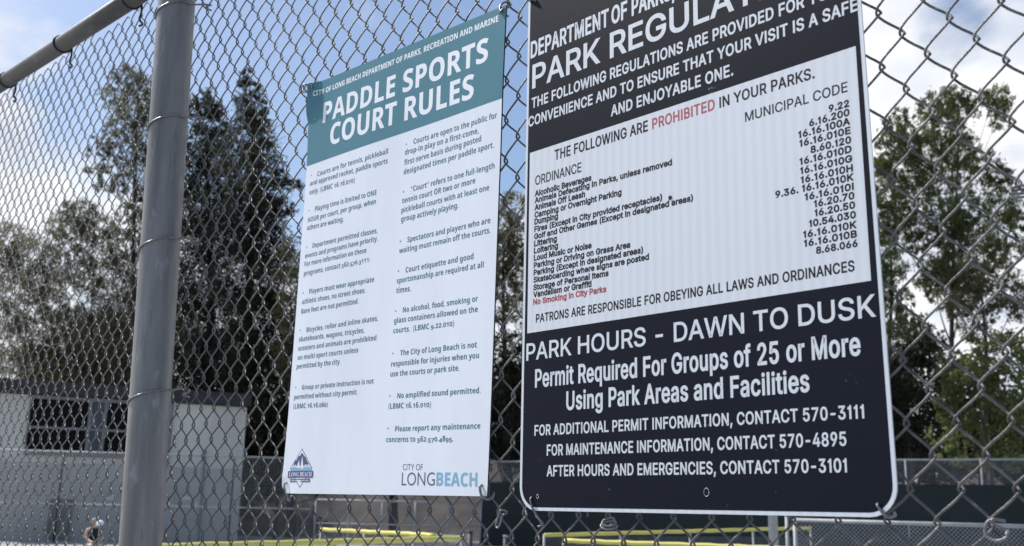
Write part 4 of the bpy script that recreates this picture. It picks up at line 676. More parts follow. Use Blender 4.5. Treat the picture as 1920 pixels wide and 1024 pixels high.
  'S': (370, (62,10,95,1,130,-5,167,-7,206,-4,242,3,272,15,297,31,332,76,343,133,340,168,329,196,312,220,289,241,260,259,226,277,187,296,158,313,141,330,136,353,140,373,151,388,170,398,195,402,223,400,249,394,277,385,308,373,341,453,305,467,270,478,235,484,199,486,163,484,131,477,104,466,80,450,47,407,36,350,39,319,48,293,61,272,77,253,95,238,114,225,133,215,150,207,187,189,217,172,237,153,244,128,240,108,228,92,207,81,175,77,138,80,102,90,66,103,31,117,31,22)),
  'T': (389, (13,480,13,395,144,395,144,0,245,0,245,395,375,395,375,480)),
  'U': (508, (168,5,207,-4,252,-7,313,-1,363,16,401,44,429,80,445,122,451,169,451,480,349,480,349,187,344,138,327,105,297,85,255,79,213,85,183,103,165,136,158,186,158,480,57,480,57,171,60,133,70,98,85,68,107,42,134,21)),
  'Y': (419, (260,187,419,480,310,480,210,282,110,480,0,480,159,183,159,0,260,0)),
  'a': (406, (95,273,121,284,146,292,172,298,199,300,223,297,241,287,252,269,256,244,256,228,192,226,154,223,120,217,92,208,69,196,38,160,28,109,36,58,60,22,97,0,142,-7,183,-3,214,7,239,24,263,50,266,50,285,0,355,0,355,244,345,302,316,342,268,366,203,374,165,372,128,365,94,355,62,341), (150,151,176,164,217,169,256,170,256,140,250,109,234,86,209,71,179,66,160,69,144,76,134,89,131,109,136,132)),
  'b': (425, (129,0,146,40,152,40,169,23,190,8,218,-3,254,-7,311,5,356,42,373,69,385,101,392,140,395,184,393,228,385,266,373,299,357,325,312,361,257,373,221,369,192,358,170,340,152,319,148,319,151,351,152,371,152,392,152,510,52,510,52,0), (152,185,152,195,157,239,170,269,191,287,224,293,253,287,274,266,288,232,293,185,288,138,275,103,253,82,226,75,190,82,168,103,156,138)),
  'c': (345, (129,5,163,-4,201,-7,236,-5,265,0,290,8,313,21,313,106,290,93,266,83,240,77,210,75,177,81,153,101,137,134,132,182,137,230,152,265,176,286,210,293,230,291,251,287,272,280,295,271,324,349,302,358,276,366,245,372,210,373,160,368,117,353,80,328,53,291,36,242,30,181,33,136,41,97,55,65,75,39,100,19)),
  'd': (425, (173,285,202,292,240,285,263,264,275,229,279,182,279,171,275,128,262,98,239,79,203,73,173,80,150,100,136,134,132,181,136,229,150,264), (169,-7,204,-3,233,9,255,27,273,48,277,48,296,0,373,0,373,510,273,510,273,393,273,372,275,351,280,320,277,320,259,341,236,358,207,370,171,373,114,361,69,325,52,298,40,265,33,227,30,183,33,139,40,101,52,68,69,41,113,5)),
  'e': (397, (30,181,36,123,54,76,83,40,121,14,166,-2,218,-7,257,-5,290,0,320,8,347,19,347,97,317,84,287,75,257,70,223,68,185,74,157,92,139,121,132,158,368,158,368,207,365,245,357,278,343,306,324,330,300,349,271,363,239,371,203,373,155,368,113,352,78,325,52,288,36,240), (178,298,204,302,235,297,257,280,269,256,274,225,134,225,141,259,156,283)),
  'f': (260, (13,340,13,291,69,291,69,0,169,0,169,291,255,291,255,367,169,367,169,390,171,407,178,422,191,431,209,435,225,434,240,431,265,425,290,498,273,504,252,509,226,513,198,514,161,511,129,503,103,488,84,466,72,435,69,394,69,367)),
  'g': (425, (52,-140,84,-150,117,-156,152,-160,189,-161,232,-159,269,-151,300,-138,326,-120,347,-97,361,-70,370,-38,373,-1,373,367,288,367,280,320,277,320,232,360,171,373,112,361,68,323,51,295,40,263,33,225,30,183,33,140,39,103,51,71,67,43,111,6,169,-7,200,-4,228,6,252,23,273,48,275,48,274,26,273,3,273,-5,253,-67,195,-88,158,-86,122,-81,87,-72,52,-60), (173,79,150,99,137,133,132,181,137,230,150,264,172,285,203,292,238,286,261,267,275,233,279,182,279,170,275,124,261,94,237,77,204,72)),
  'h': (441, (52,510,52,0,152,0,152,173,157,224,170,262,194,286,232,293,276,274,291,214,291,0,391,0,391,239,382,300,355,342,313,365,259,373,227,370,198,361,173,344,153,320,148,320,149,333,151,355,152,380,152,406,152,510)),
  'i': (205, (64,423,82,415,103,412,123,415,141,423,153,438,157,461,153,485,141,500,123,508,103,510,82,508,64,500,52,485,48,461,52,438), (52,367,52,0,152,0,152,367)),
  'j': (205, (-43,-153,-29,-156,-12,-159,6,-161,23,-161,65,-157,98,-145,123,-126,140,-101,149,-72,152,-40,152,367,52,367,52,-25,49,-52,38,-69,23,-78,4,-81,-9,-80,-20,-79,-43,-75), (103,412,123,415,141,423,153,438,157,461,153,485,141,500,123,508,103,510,82,508,64,500,52,485,48,461,52,438,64,423,82,415)),
  'k': (416, (152,0,152,114,195,148,301,0,416,0,262,208,408,367,295,367,192,255,180,242,169,228,148,199,147,199,151,241,152,261,152,282,152,510,52,510,52,0)),
  'l': (205, (52,510,52,0,152,0,152,510)),
  'm': (660, (142,320,129,367,52,367,52,0,152,0,152,173,156,224,168,262,190,286,226,293,267,274,281,214,281,0,381,0,381,184,385,231,398,265,420,286,454,293,495,274,509,214,509,0,609,0,609,239,601,300,577,342,538,365,483,373,452,370,421,361,395,344,375,320,366,320,348,344,323,360,292,370,255,373,224,370,194,361,168,344,148,320)),
  'n': (441, (129,367,52,367,52,0,152,0,152,173,157,224,169,262,193,286,232,293,258,289,277,274,287,249,291,214,291,0,391,0,391,239,382,300,355,342,314,365,261,373,227,370,196,361,168,344,148,320,142,320)),
  'o': (416, (30,184,36,128,53,80,80,43,116,15,159,-1,207,-7,246,-4,281,6,311,21,337,43,358,70,373,103,382,141,385,184,380,240,363,287,336,324,300,351,258,368,209,373,169,370,134,361,104,346,78,324,57,297,42,265,33,227), (173,286,208,293,242,286,266,266,279,232,283,184,279,136,266,102,242,81,208,74,174,81,150,102,137,136,132,184,137,232,150,266)),
  'p': (425, (52,367,52,-161,152,-161,152,-13,151,13,147,40,152,40,169,23,191,8,218,-3,254,-7,310,5,355,42,373,69,385,102,392,140,395,184,393,228,385,266,373,299,357,325,312,361,257,373,221,369,192,357,170,340,152,319,148,319,134,367), (152,185,152,195,157,239,170,269,191,287,224,293,254,287,276,266,289,233,293,185,289,138,276,103,255,82,226,75,190,82,168,103,156,138)),
  'q': (425, (172,285,203,292,240,285,263,264,275,229,279,182,279,170,275,127,262,96,240,78,204,72,173,79,150,99,137,133,132,181,137,229,150,264), (169,-7,205,-3,234,9,256,27,273,48,277,48,274,20,273,-7,273,-161,373,-161,373,367,288,367,279,320,277,320,259,341,236,358,207,370,171,373,114,361,69,325,52,298,40,265,33,227,30,183,33,139,40,101,52,68,69,41,113,5)),
  'r': (305, (143,305,128,367,52,367,52,0,152,0,152,187,156,218,167,242,184,259,205,271,229,278,254,280,270,279,283,277,291,371,275,373,257,373,222,368,192,353,167,331,148,305)),
  's': (334, (58,5,86,-2,116,-5,152,-7,188,-5,220,1,247,10,269,23,298,60,308,109,305,139,296,162,281,181,261,196,236,210,206,223,178,235,157,244,144,252,135,260,131,267,130,275,141,293,174,300,199,298,223,292,248,283,274,273,304,345,272,358,240,367,209,372,175,373,116,367,70,348,40,316,30,271,33,243,41,220,55,201,74,185,99,171,130,156,161,142,183,132,197,123,204,115,208,107,210,98,206,85,197,75,180,69,155,66,127,69,95,75,62,85,31,97,31,15)),
  't': (291, (15,334,15,291,63,291,63,115,67,73,78,41,96,19,119,4,147,-4,178,-7,205,-5,230,-2,252,4,270,10,270,85,255,80,239,77,223,74,207,73,189,76,175,84,166,97,163,115,163,291,266,291,266,367,163,367,163,445,99,445,71,367)),
  'u': (441, (50,367,50,128,59,67,86,25,127,1,181,-7,214,-4,245,6,273,23,293,47,299,47,312,0,389,0,389,367,289,367,289,194,285,142,272,104,248,81,210,73,183,78,165,93,154,118,150,152,150,367)),
  'v': (382, (188,100,185,119,181,139,175,158,105,367,0,367,140,0,242,0,382,367,277,367,207,158,197,120,192,83,189,83)),
  'w': (575, (153,186,148,204,106,367,7,367,111,0,218,0,248,127,256,162,267,211,278,258,285,290,288,290,296,258,307,211,318,162,326,128,354,0,463,0,568,367,470,367,426,204,422,186,417,163,410,117,405,84,402,84,402,99,399,118,396,140,393,161,389,178,386,191,343,367,233,367,188,191,184,172,179,142,174,109,171,84,169,84,164,119,157,164)),
  'y': (382, (45,-160,58,-161,74,-161,123,-154,166,-133,201,-97,227,-47,382,367,275,367,207,161,202,145,198,130,195,114,193,97,191,97,189,114,187,130,183,145,179,161,109,367,0,367,146,3,140,-15,129,-40,112,-61,91,-76,62,-81,51,-80,41,-79,23,-77,23,-156)),
  '“': (300, (30,300,85,300,110,480,75,480), (140,300,195,300,220,480,185,480)),
  '”': (300, (50,300,85,300,130,480,75,480), (160,300,195,300,240,480,185,480))}),
 'gill': (682, {
  ' ': (278,),
  'C': (708, (70,218,136,107,251,24,416,-9,490,-5,554,8,611,27,663,51,663,158,604,125,544,101,484,86,425,81,313,100,225,153,169,235,149,340,170,444,227,527,313,581,421,601,479,597,537,584,595,562,656,530,656,635,590,660,530,678,475,688,422,691,272,664,154,589,76,475,48,331)),
  'F': (469, (174,0,174,317,440,317,440,405,174,405,174,594,440,594,440,682,76,682,76,0)),
  'G': (740, (78,477,50,337,77,199,153,89,268,17,413,-9,481,-6,544,4,607,21,673,47,673,336,444,336,444,248,575,248,575,108,539,97,503,89,466,83,427,81,316,100,228,154,171,235,151,340,171,443,227,526,310,581,414,601,476,597,537,584,599,563,659,534,659,633,587,661,527,679,473,688,416,691,271,664,155,589)),
  'H': (729, (75,0,173,0,173,297,555,297,555,0,653,0,653,682,555,682,555,385,173,385,173,682,75,682)),
  'I': (250, (76,682,76,0,174,0,174,682)),
  'L': (490, (74,682,74,0,480,0,480,88,172,88,172,682)),
  'N': (781, (166,0,166,525,622,0,706,0,706,682,614,682,614,154,152,682,74,682,74,0)),
  'O': (823, (71,208,143,97,258,20,409,-9,564,20,680,97,753,209,778,341,752,476,679,587,563,663,411,691,261,663,145,587,71,475,45,341), (166,238,146,341,166,445,222,527,305,581,411,601,517,581,601,527,657,445,677,341,657,238,601,155,517,101,411,81,305,101,222,155)),
  'T': (604, (17,682,17,594,253,594,253,0,351,0,351,594,587,594,587,682)),
  'Y': (604, (118,682,0,682,253,361,253,0,351,0,351,360,604,682,486,682,301,447))}),
 'serif': (455, {
  ' ': (175,),
  'A': (437, (-9,18,-9,0,128,0,128,18,124,18,87,26,75,48,76,59,79,71,103,132,253,132,273,81,281,59,283,46,270,25,229,18,229,0,443,0,443,18,425,22,411,34,399,55,384,87,224,465,206,466,49,75,36,47,24,30,9,21), (113,161,177,319,242,161)),
  'B': (443, (45,22,16,17,16,0,238,0,278,2,314,9,345,19,371,35,407,76,418,132,410,173,385,206,344,231,287,247,335,261,369,283,389,313,396,351,385,396,352,429,297,449,220,455,15,455,15,439,36,437,51,433,62,425,69,412,73,394,75,369,75,82,72,51,62,32), (188,252,182,252,182,391,183,412,188,425,198,432,216,434,248,428,269,412,281,385,285,345,279,301,263,272,234,257), (182,231,197,231,245,225,277,208,295,176,301,128,296,81,283,49,259,30,222,24,202,26,190,33,184,46,182,65)),
  'C': (468, (193,-3,224,-9,257,-11,314,-5,365,14,409,45,447,89,428,106,395,71,358,45,318,29,278,24,219,36,177,74,152,138,144,226,151,321,174,389,212,430,265,443,313,434,356,407,392,364,420,308,437,308,437,465,419,465,408,443,388,435,377,436,367,440,309,459,259,465,226,464,195,458,166,448,139,435,92,399,56,351,43,323,34,294,28,262,26,228,28,194,34,162,43,132,56,104,91,56,137,20,164,6)),
  'E': (442, (14,17,14,0,402,0,430,143,411,143,393,105,371,75,345,53,313,39,276,30,230,28,206,29,192,35,185,47,183,67,183,222,185,222,216,220,241,213,259,201,273,181,282,154,287,118,304,118,304,345,288,345,277,300,259,269,232,252,193,246,183,246,183,388,184,405,186,417,191,424,200,428,213,430,232,430,295,424,340,406,369,373,383,320,399,320,399,455,16,455,16,439,44,435,62,425,72,405,75,369,75,78,72,48,62,30,44,20)),
  'G': (508, (93,399,57,352,44,324,35,295,29,263,28,229,29,194,35,161,44,131,57,103,93,55,141,19,170,7,200,-3,233,-8,268,-10,313,-8,357,0,402,12,446,29,446,128,449,155,457,171,473,179,500,182,500,198,275,198,275,182,309,179,329,170,339,154,343,128,343,71,339,45,328,27,308,16,275,13,221,26,180,67,165,98,154,135,148,178,146,228,153,322,176,389,214,430,267,443,299,439,329,426,357,406,382,379,403,346,420,308,437,308,437,465,419,465,412,452,406,443,398,438,388,436,379,437,369,441,311,459,257,465,225,464,195,458,166,448,139,435)),
  'H': (523, (15,17,15,0,242,0,242,17,212,22,194,32,185,50,182,81,182,221,342,221,342,81,339,49,329,31,311,21,282,17,282,0,507,0,507,17,478,22,461,33,452,52,449,81,449,379,452,407,461,424,478,434,507,439,507,455,282,455,282,439,304,436,320,432,331,425,337,415,341,400,342,379,342,251,182,251,182,379,183,400,187,415,193,425,204,432,220,436,242,439,242,455,16,455,16,439,44,434,62,424,71,406,75,379,75,81,72,50,62,32,45,22)),
  'L': (426, (15,17,15,0,402,0,427,154,409,154,391,112,370,80,345,56,315,40,278,31,234,28,214,28,200,31,191,37,185,47,183,62,182,83,182,379,183,401,188,416,196,427,208,434,226,437,250,439,250,455,16,455,16,439,44,434,62,425,71,407,75,379,75,81,72,50,62,32,45,22)),
  'N': (494, (54,23,39,19,18,17,18,0,167,0,167,17,136,21,119,31,110,49,107,79,107,350,403,-11,422,-11,422,377,425,407,433,425,450,434,480,439,480,455,331,455,331,439,353,436,369,431,379,425,386,414,390,399,391,377,391,169,156,455,18,455,18,439,28,436,36,433,49,421,76,388,76,79,75,57,71,41,65,30)),
  'O': (525, (32,179,45,134,66,93,94,58,129,29,169,7,213,-6,261,-11,310,-6,355,7,395,29,430,58,459,93,481,134,494,179,498,228,494,277,481,323,459,364,431,399,397,427,357,448,313,462,265,466,216,462,170,448,130,426,95,397,66,362,45,321,32,276,28,228), (147,178,145,228,152,322,174,389,210,430,260,443,310,430,348,389,362,358,371,321,377,278,379,228,372,133,351,66,315,26,265,12,215,26,177,67,163,98,153,135))}),
}
FONT = {}
for fn, (cap, gl) in GLYPHS.items():
    FONT[fn] = (cap, {})
    for ch, (adv, *flat_loops) in gl.items():
        FONT[fn][1][ch] = (adv, [[(d[k], d[k+1]) for k in range(0, len(d), 2)] for d in flat_loops])
STY = {'cond': ('inter', 0.038), 'condm': ('inter', 0.032), 'condb': ('inter', 0.034), 'wide': ('inter', 0.030), 'med': ('inter', 0.022), 'reg': ('inter', 0.020),
       'bold': ('inter', 0.076), 'tb': ('noto', 0.012), 'tr': ('noto', 0.0), 'thin': ('gill', -0.006), 'serif': ('serif', 0.0)}
TRI = {}
def glyph_tris(fn, ch):                            # fill a letter's outlines, leaving its counters open
    if (fn, ch) in TRI: return TRI[(fn, ch)]
    loops = FONT[fn][1][ch][1]; pts = [Vector(p) for l in loops for p in l]; ed = []; b = 0
    for l in loops:
        ed += [(b+i, b+(i+1) % len(l)) for i in range(len(l))]; b += len(l)
    vo, eo, fo, orig, *_ = delaunay_2d_cdt(pts, ed, [], 0, 1e-4)
    out = []
    for f in fo:
        idx = [min(orig[i]) if orig[i] else None for i in f]
        if None in idx: continue
        c = sum((vo[i] for i in f), Vector((0, 0)))/len(f); w = 0
        for l in loops:
            for i in range(len(l)):
                (ax, ay), (bx, by) = l[i], l[(i+1) % len(l)]
                if (ay > c.y) != (by > c.y) and c.x < ax+(c.y-ay)*(bx-ax)/(by-ay): w += 1
        if w % 2: out.append(tuple(idx))
    TRI[(fn, ch)] = out
    return out
def grow(lp, d):
    if abs(d) < 1e-9: return lp
    n = len(lp); out = []
    for i in range(n):
        a, b, c = Vector(lp[i-1]), Vector(lp[i]), Vector(lp[(i+1) % n])
        e1, e2 = (b-a), (c-b)
        if e1.length < 1e-9 or e2.length < 1e-9: out.append(tuple(b)); continue
        e1.normalize(); e2.normalize()
        n1, n2 = Vector((e1.y, -e1.x)), Vector((e2.y, -e2.x)); m = n1+n2
        if m.length < 1e-3: m = n1
        m.normalize(); k = d/max(0.5, m.dot(n1)); p = b+m*k; out.append((p.x, p.y))
    return out
OLD = {'0': 'x', '1': 'x', '2': 'x', '3': 'd', '4': 'd', '5': 'd', '7': 'd', '9': 'd'}
def text_faces(mb, text, u0, v0, u1, v1, cap, style, surf):
    """lay one line of lettering between (u0,v0) and (u1,v1); surf(u,v) gives the point on the sign's face"""
    fn, off = STY[style]; fcap, gl = FONT[fn]; x = 0.0; items = []
    track = 6 if style in ('tr', 'tb') else 22 if style.startswith('cond') else 16 if style == 'bold' else 0
    for ch in text:
        a, loops = gl[ch]; items.append((x, ch, loops)); x += a+track
    xs = [p[0]+x0 for x0, ch, ls in items for l in ls for p in l]; xa, xb = min(xs), max(xs)
    sy = cap/fcap; d = off*cap; L = (u1-u0)-2*d*0.6; sx = L/(xb-xa)
    for x0, ch, loops in items:
        if not loops: continue
        pl = []
        for l in loops:
            q = []
            for px, py in l:
                if style == 'tr' and ch in OLD:
                    py = py*0.80-(fcap*0.20 if OLD[ch] == 'd' else 0)
                q.append(((px+x0-xa)*sx+d*0.6, py*sy))
            pl.append(grow(q, d))
        tri = glyph_tris(fn, ch)
        flat = [p for l in pl for p in l]
        vs = [surf(u0+p[0], v0+(v1-v0)*p[0]/(u1-u0)+p[1]) for p in flat]; fs = []
        for a, b, c in tri:
            A, B, Cc = flat[a], flat[b], flat[c]
            cr = (B[0]-A[0])*(Cc[1]-A[1])-(B[1]-A[1])*(Cc[0]-A[0])
            if abs(cr) < 1e-12: continue
            fs.append((a, b, c) if cr > 0 else (a, c, b))
        mb.add(vs, fs)

def tie(name, pts, parent, r=0.0021, m=None):
    q = MB(); q.tube(smooth_path(pts, 5), r, 8); return q.build(name, m or M['galv_tie'], parent)

# ------------------------------------------------------------------ dark regulations sign
def sheeting(name, base):
    """white retroreflective sheeting: faint vertical bands and a fine diamond weave"""
    m = bpy.data.materials.new(name); m.use_nodes = True; nt = m.node_tree; N = nt.nodes; L = nt.links
    p = N['Principled BSDF']; p.inputs['Roughness'].default_value = 0.45
    tc = N.new('ShaderNodeTexCoord'); sep = N.new('ShaderNodeSeparateXYZ'); L.new(tc.outputs['Object'], sep.inputs[0])
    def mt(op, a, b=None):
        n = N.new('ShaderNodeMath'); n.operation = op
        for k, v in enumerate((a, b)):
            if v is None: continue
            if isinstance(v, (int, float)): n.inputs[k].default_value = v
            else: L.new(v, n.inputs[k])
        return n.outputs[0]
    X, Zz = sep.outputs[0], sep.outputs[2]
    band = mt('SINE', mt('MULTIPLY', X, 2*math.pi/0.0155)); fine = mt('SINE', mt('MULTIPLY', X, 2*math.pi/0.0031))
    d1 = mt('SINE', mt('MULTIPLY', mt('ADD', mt('MULTIPLY', X, 1.7), Zz), 2*math.pi/0.0052)); d2 = mt('SINE', mt('MULTIPLY', mt('SUBTRACT', mt('MULTIPLY', X, 1.7), Zz), 2*math.pi/0.0052))
    dia = mt('MAXIMUM', d1, d2)
    dm = mt('MULTIPLY', dia, mt('ADD', mt('MULTIPLY', band, 0.5), 0.5))
    v = mt('ADD', mt('ADD', mt('MULTIPLY', band, 0.024), mt('MULTIPLY', fine, 0.012)), mt('MULTIPLY', dm, 0.045))
    ns = N.new('ShaderNodeTexNoise'); ns.inputs['Scale'].default_value = 5; ns.inputs['Detail'].default_value = 6; L.new(tc.outputs['Object'], ns.inputs['Vector'])
    v = mt('ADD', v, mt('MULTIPLY', mt('SUBTRACT', ns.outputs['Fac'], 0.5), 0.10)); v = mt('ADD', v, 0.94)
    vm = N.new('ShaderNodeVectorMath'); vm.operation = 'SCALE'; vm.inputs[0].default_value = base; L.new(v, vm.inputs['Scale'])
    L.new(vm.outputs[0], p.inputs['Base Color']); return m
def mottle(m, speck, thr, scale, stretch):
    nt = m.node_tree; N = nt.nodes; L = nt.links; p = N['Principled BSDF']
    tc = N.new('ShaderNodeTexCoord'); mp = N.new('ShaderNodeMapping'); mp.inputs['Scale'].default_value = stretch; L.new(tc.outputs['Object'], mp.inputs[0])
    n = N.new('ShaderNodeTexNoise'); n.inputs['Scale'].default_value = scale; n.inputs['Detail'].default_value = 6; n.inputs['Roughness'].default_value = 0.7
    L.new(mp.outputs[0], n.inputs['Vector'])
    r = N.new('ShaderNodeMapRange'); r.inputs[1].default_value = thr; r.inputs[2].default_value = thr+0.10; r.inputs[4].default_value = 0.55; L.new(n.outputs['Fac'], r.inputs[0])
    mx = N.new('ShaderNodeMix'); mx.data_type = 'RGBA'; src = p.inputs['Base Color'].links[0].from_socket
    L.new(r.outputs[0], mx.inputs['Factor']); L.new(src, mx.inputs['A']); mx.inputs['B'].default_value = (*speck, 1)
    L.new(mx.outputs['Result'], p.inputs['Base Color'])
mottle(M['pole'], (0.36, 0.36, 0.37), 0.58, 26, (1, 1, 0.35)); mottle(M['pole'], (0.075, 0.068, 0.062), 0.60, 17, (1.5, 1.5, 0.10)); mottle(M['pole'], (0.5, 0.5, 0.5), 0.70, 120, (1, 1, 0.8))
mottle(M['rail'], (0.16, 0.15, 0.145), 0.56, 22, (0.4, 1, 1)); mottle(M['galv_wire'], (0.25, 0.25, 0.255), 0.58, 55, (1, 1, 1)); mottle(M['galv_wire'], (0.07, 0.052, 0.042), 0.62, 24, (1, 1, 1))
def specked(name, base, speck, rough, thr=0.72, scale=160):
    """a flat sign colour with pale scuffs and specks worn into it"""
    m = mat(name, base, rough, 0, 0.045, 9, (1, 1, 0.22), spec=0.09); nt = m.node_tree; N = nt.nodes; L = nt.links; p = N['Principled BSDF']
    tc = N.new('ShaderNodeTexCoord'); n = N.new('ShaderNodeTexNoise'); n.inputs['Scale'].default_value = scale; n.inputs['Detail'].default_value = 2
    L.new(tc.outputs['Object'], n.inputs['Vector'])
    n2 = N.new('ShaderNodeTexNoise'); n2.inputs['Scale'].default_value = 22; L.new(tc.outputs['Object'], n2.inputs['Vector'])
    mm = N.new('ShaderNodeMath'); mm.operation = 'MULTIPLY'; L.new(n.outputs['Fac'], mm.inputs[0]); L.new(n2.outputs['Fac'], mm.inputs[1])
    r = N.new('ShaderNodeMapRange'); r.inputs[1].default_value = thr*0.60; r.inputs[2].default_value = thr*0.60+0.05; L.new(mm.outputs[0], r.inputs[0])
    mx = N.new('ShaderNodeMix'); mx.data_type = 'RGBA'; src = p.inputs['Base Color'].links[0].from_socket
    L.new(r.outputs[0], mx.inputs['Factor']); L.new(src, mx.inputs['A']); mx.inputs['B'].default_value = (*speck, 1)
    L.new(mx.outputs['Result'], p.inputs['Base Color']); return m
M['white_sheet'] = sheeting('white reflective sheeting', (0.66, 0.69, 0.74))
M['navy'] = specked('navy sign film', (0.0075, 0.0095, 0.018), (0.16, 0.17, 0.20), 0.5, 0.755)
M['ink'] = mat('black sign ink', (0.012, 0.013, 0.019), 0.5, spec=0.2)
M['red_ink'] = mat('faded red sign ink', (0.36, 0.055, 0.065), 0.5, 0, 0.1, 30)
M['alu'] = mat('aluminium sheet edge', (0.55, 0.56, 0.58), 0.4, 0.6, 0.1, 30)
RY = -0.0105
def sign_plate(mb, outline, y0, y1):
    n = len(outline); vs = [fp(u, v, y0) for u, v in outline]+[fp(u, v, y1) for u, v in outline]
    fs = [tuple(range(n)), tuple(range(2*n-1, n-1, -1))]+[(i, n+i, n+(i+1) % n, (i+1) % n) for i in range(n)]
    mb.add(vs, fs)
def rsu(s, v): return -1.1898+s*((-0.5766-0.0155*v)+1.1898)
def round_outline(inset, rad, vb, vt):
    pts = []
    for (su, sv, a0) in ((0, 0, 180), (1, 0, 270), (1, 1, 0), (0, 1, 90)):
        for k in range(9):
            a = math.radians(a0+k*90/8); cu = rad*(1 if su == 0 else -1); cv = rad*(1 if sv == 0 else -1)
            vv = (vt-inset if sv else vb+inset)+cv+rad*math.sin(a)
            eu = rsu(su, vv)+(inset if su == 0 else -inset)
            pts.append((eu+cu+rad*math.cos(a), vv))
    return pts
def regulations_sign():
    root = empty('regulations_sign', fp(-0.885, 0.0, RY), 'navy and white metal park regulations sign with rounded corners, wired to the mesh', 'sign')
    q = MB(); sign_plate(q, round_outline(0, 0.036, 0.0015, 0.9194), RY, RY+0.0022); q.build('panel', M['white_sheet'], root)
    q = MB(); o = round_outline(0.0049, 0.0312, 0.0015, 0.9194); q.add([fp(u, v, RY-0.00010) for u, v in o], [tuple(range(len(o)))]); q.build('navy_field', M['navy'], root)
    q = MB(); o = ((-1.1789, 0.2748), (-0.5939, 0.2748), (-0.5966, 0.5755), (-1.1799, 0.5755)); q.add([fp(u, v, RY-0.00018) for u, v in o], [(0, 1, 2, 3)]); q.build('white_field', M['white_sheet'], root)
    surf = lambda u, v: fp(u, v, RY-0.00026)
    mats = {'white': M['white_sheet'], 'black': M['ink'], 'red': M['red_ink']}
    for name, lines in RIGHT:
        bycol = {}
        for (t, u0, v0, u1, v1, cap, st, col) in lines:
            mb = bycol.setdefault(col, MB()); vm = (v0+v1)/2
            text_faces(mb, t, u0, vm, u1, vm, cap, st, surf)
        for col, mb in bycol.items(): mb.build(name, mats[col], root)
    # rivet-sized hole and scuffs, then the wires that hold the sign
    q = MB(); q.tube([fp(-0.891, 0.4387, RY-0.0002), fp(-0.891, 0.4387, RY-0.0009)], 0.0032, 12); q.build('bolt_hole', M['ink'], root)
    for u, v, r in ((-0.8385, 0.0290, 0.0052), (-1.1505, 0.0225, 0.003)):
        q = MB(); q.tube([fp(u+r*0.8*math.cos(a), v+r*math.sin(a), RY-0.0003) for a in [math.radians(t*20) for t in range(19)]], 0.00035, 5); q.build('worn_ring', M['alu'], root)
    tie('tie_wire', [fp(-1.163, 0.022, 0.004), fp(-1.1632, 0.0205, RY-0.0015), fp(-1.161, 0.010, RY-0.003), fp(-1.156, -0.002, -0.010), fp(-1.152, -0.012, -0.004), fp(-1.155, -0.019, 0.003), fp(-1.161, -0.013, 0.005), fp(-1.158, -0.006, -0.006), fp(-1.149, -0.010, -0.009), fp(-1.147, -0.018, -0.002), fp(-1.154, -0.022, -0.006)], root, 0.0015)
    tie('tie_wire', [fp(-0.6015, 0.0175, 0.004), fp(-0.601, 0.016, RY-0.0016), fp(-0.5975, 0.0105, RY-0.0028), fp(-0.593, 0.004, -0.0115), fp(-0.5895, 0.002, -0.007), fp(-0.588, 0.004, 0.002), fp(-0.591, 0.007, 0.006)], root, 0.0018)
    tie('tie_wire', [fp(-1.172, 0.845, 0.004), fp(-1.173, 0.848, RY-0.002), fp(-1.181, 0.851, RY-0.003), fp(-1.190, 0.853, -0.009), fp(-1.194, 0.849, 0.002)], root, 0.0020)
    tie('tie_wire', [fp(-0.612, 0.897, 0.004), fp(-0.612, 0.898, RY-0.002), fp(-0.603, 0.905, RY-0.003), fp(-0.592, 0.913, -0.009), fp(-0.587, 0.911, 0.002)], root, 0.0020)
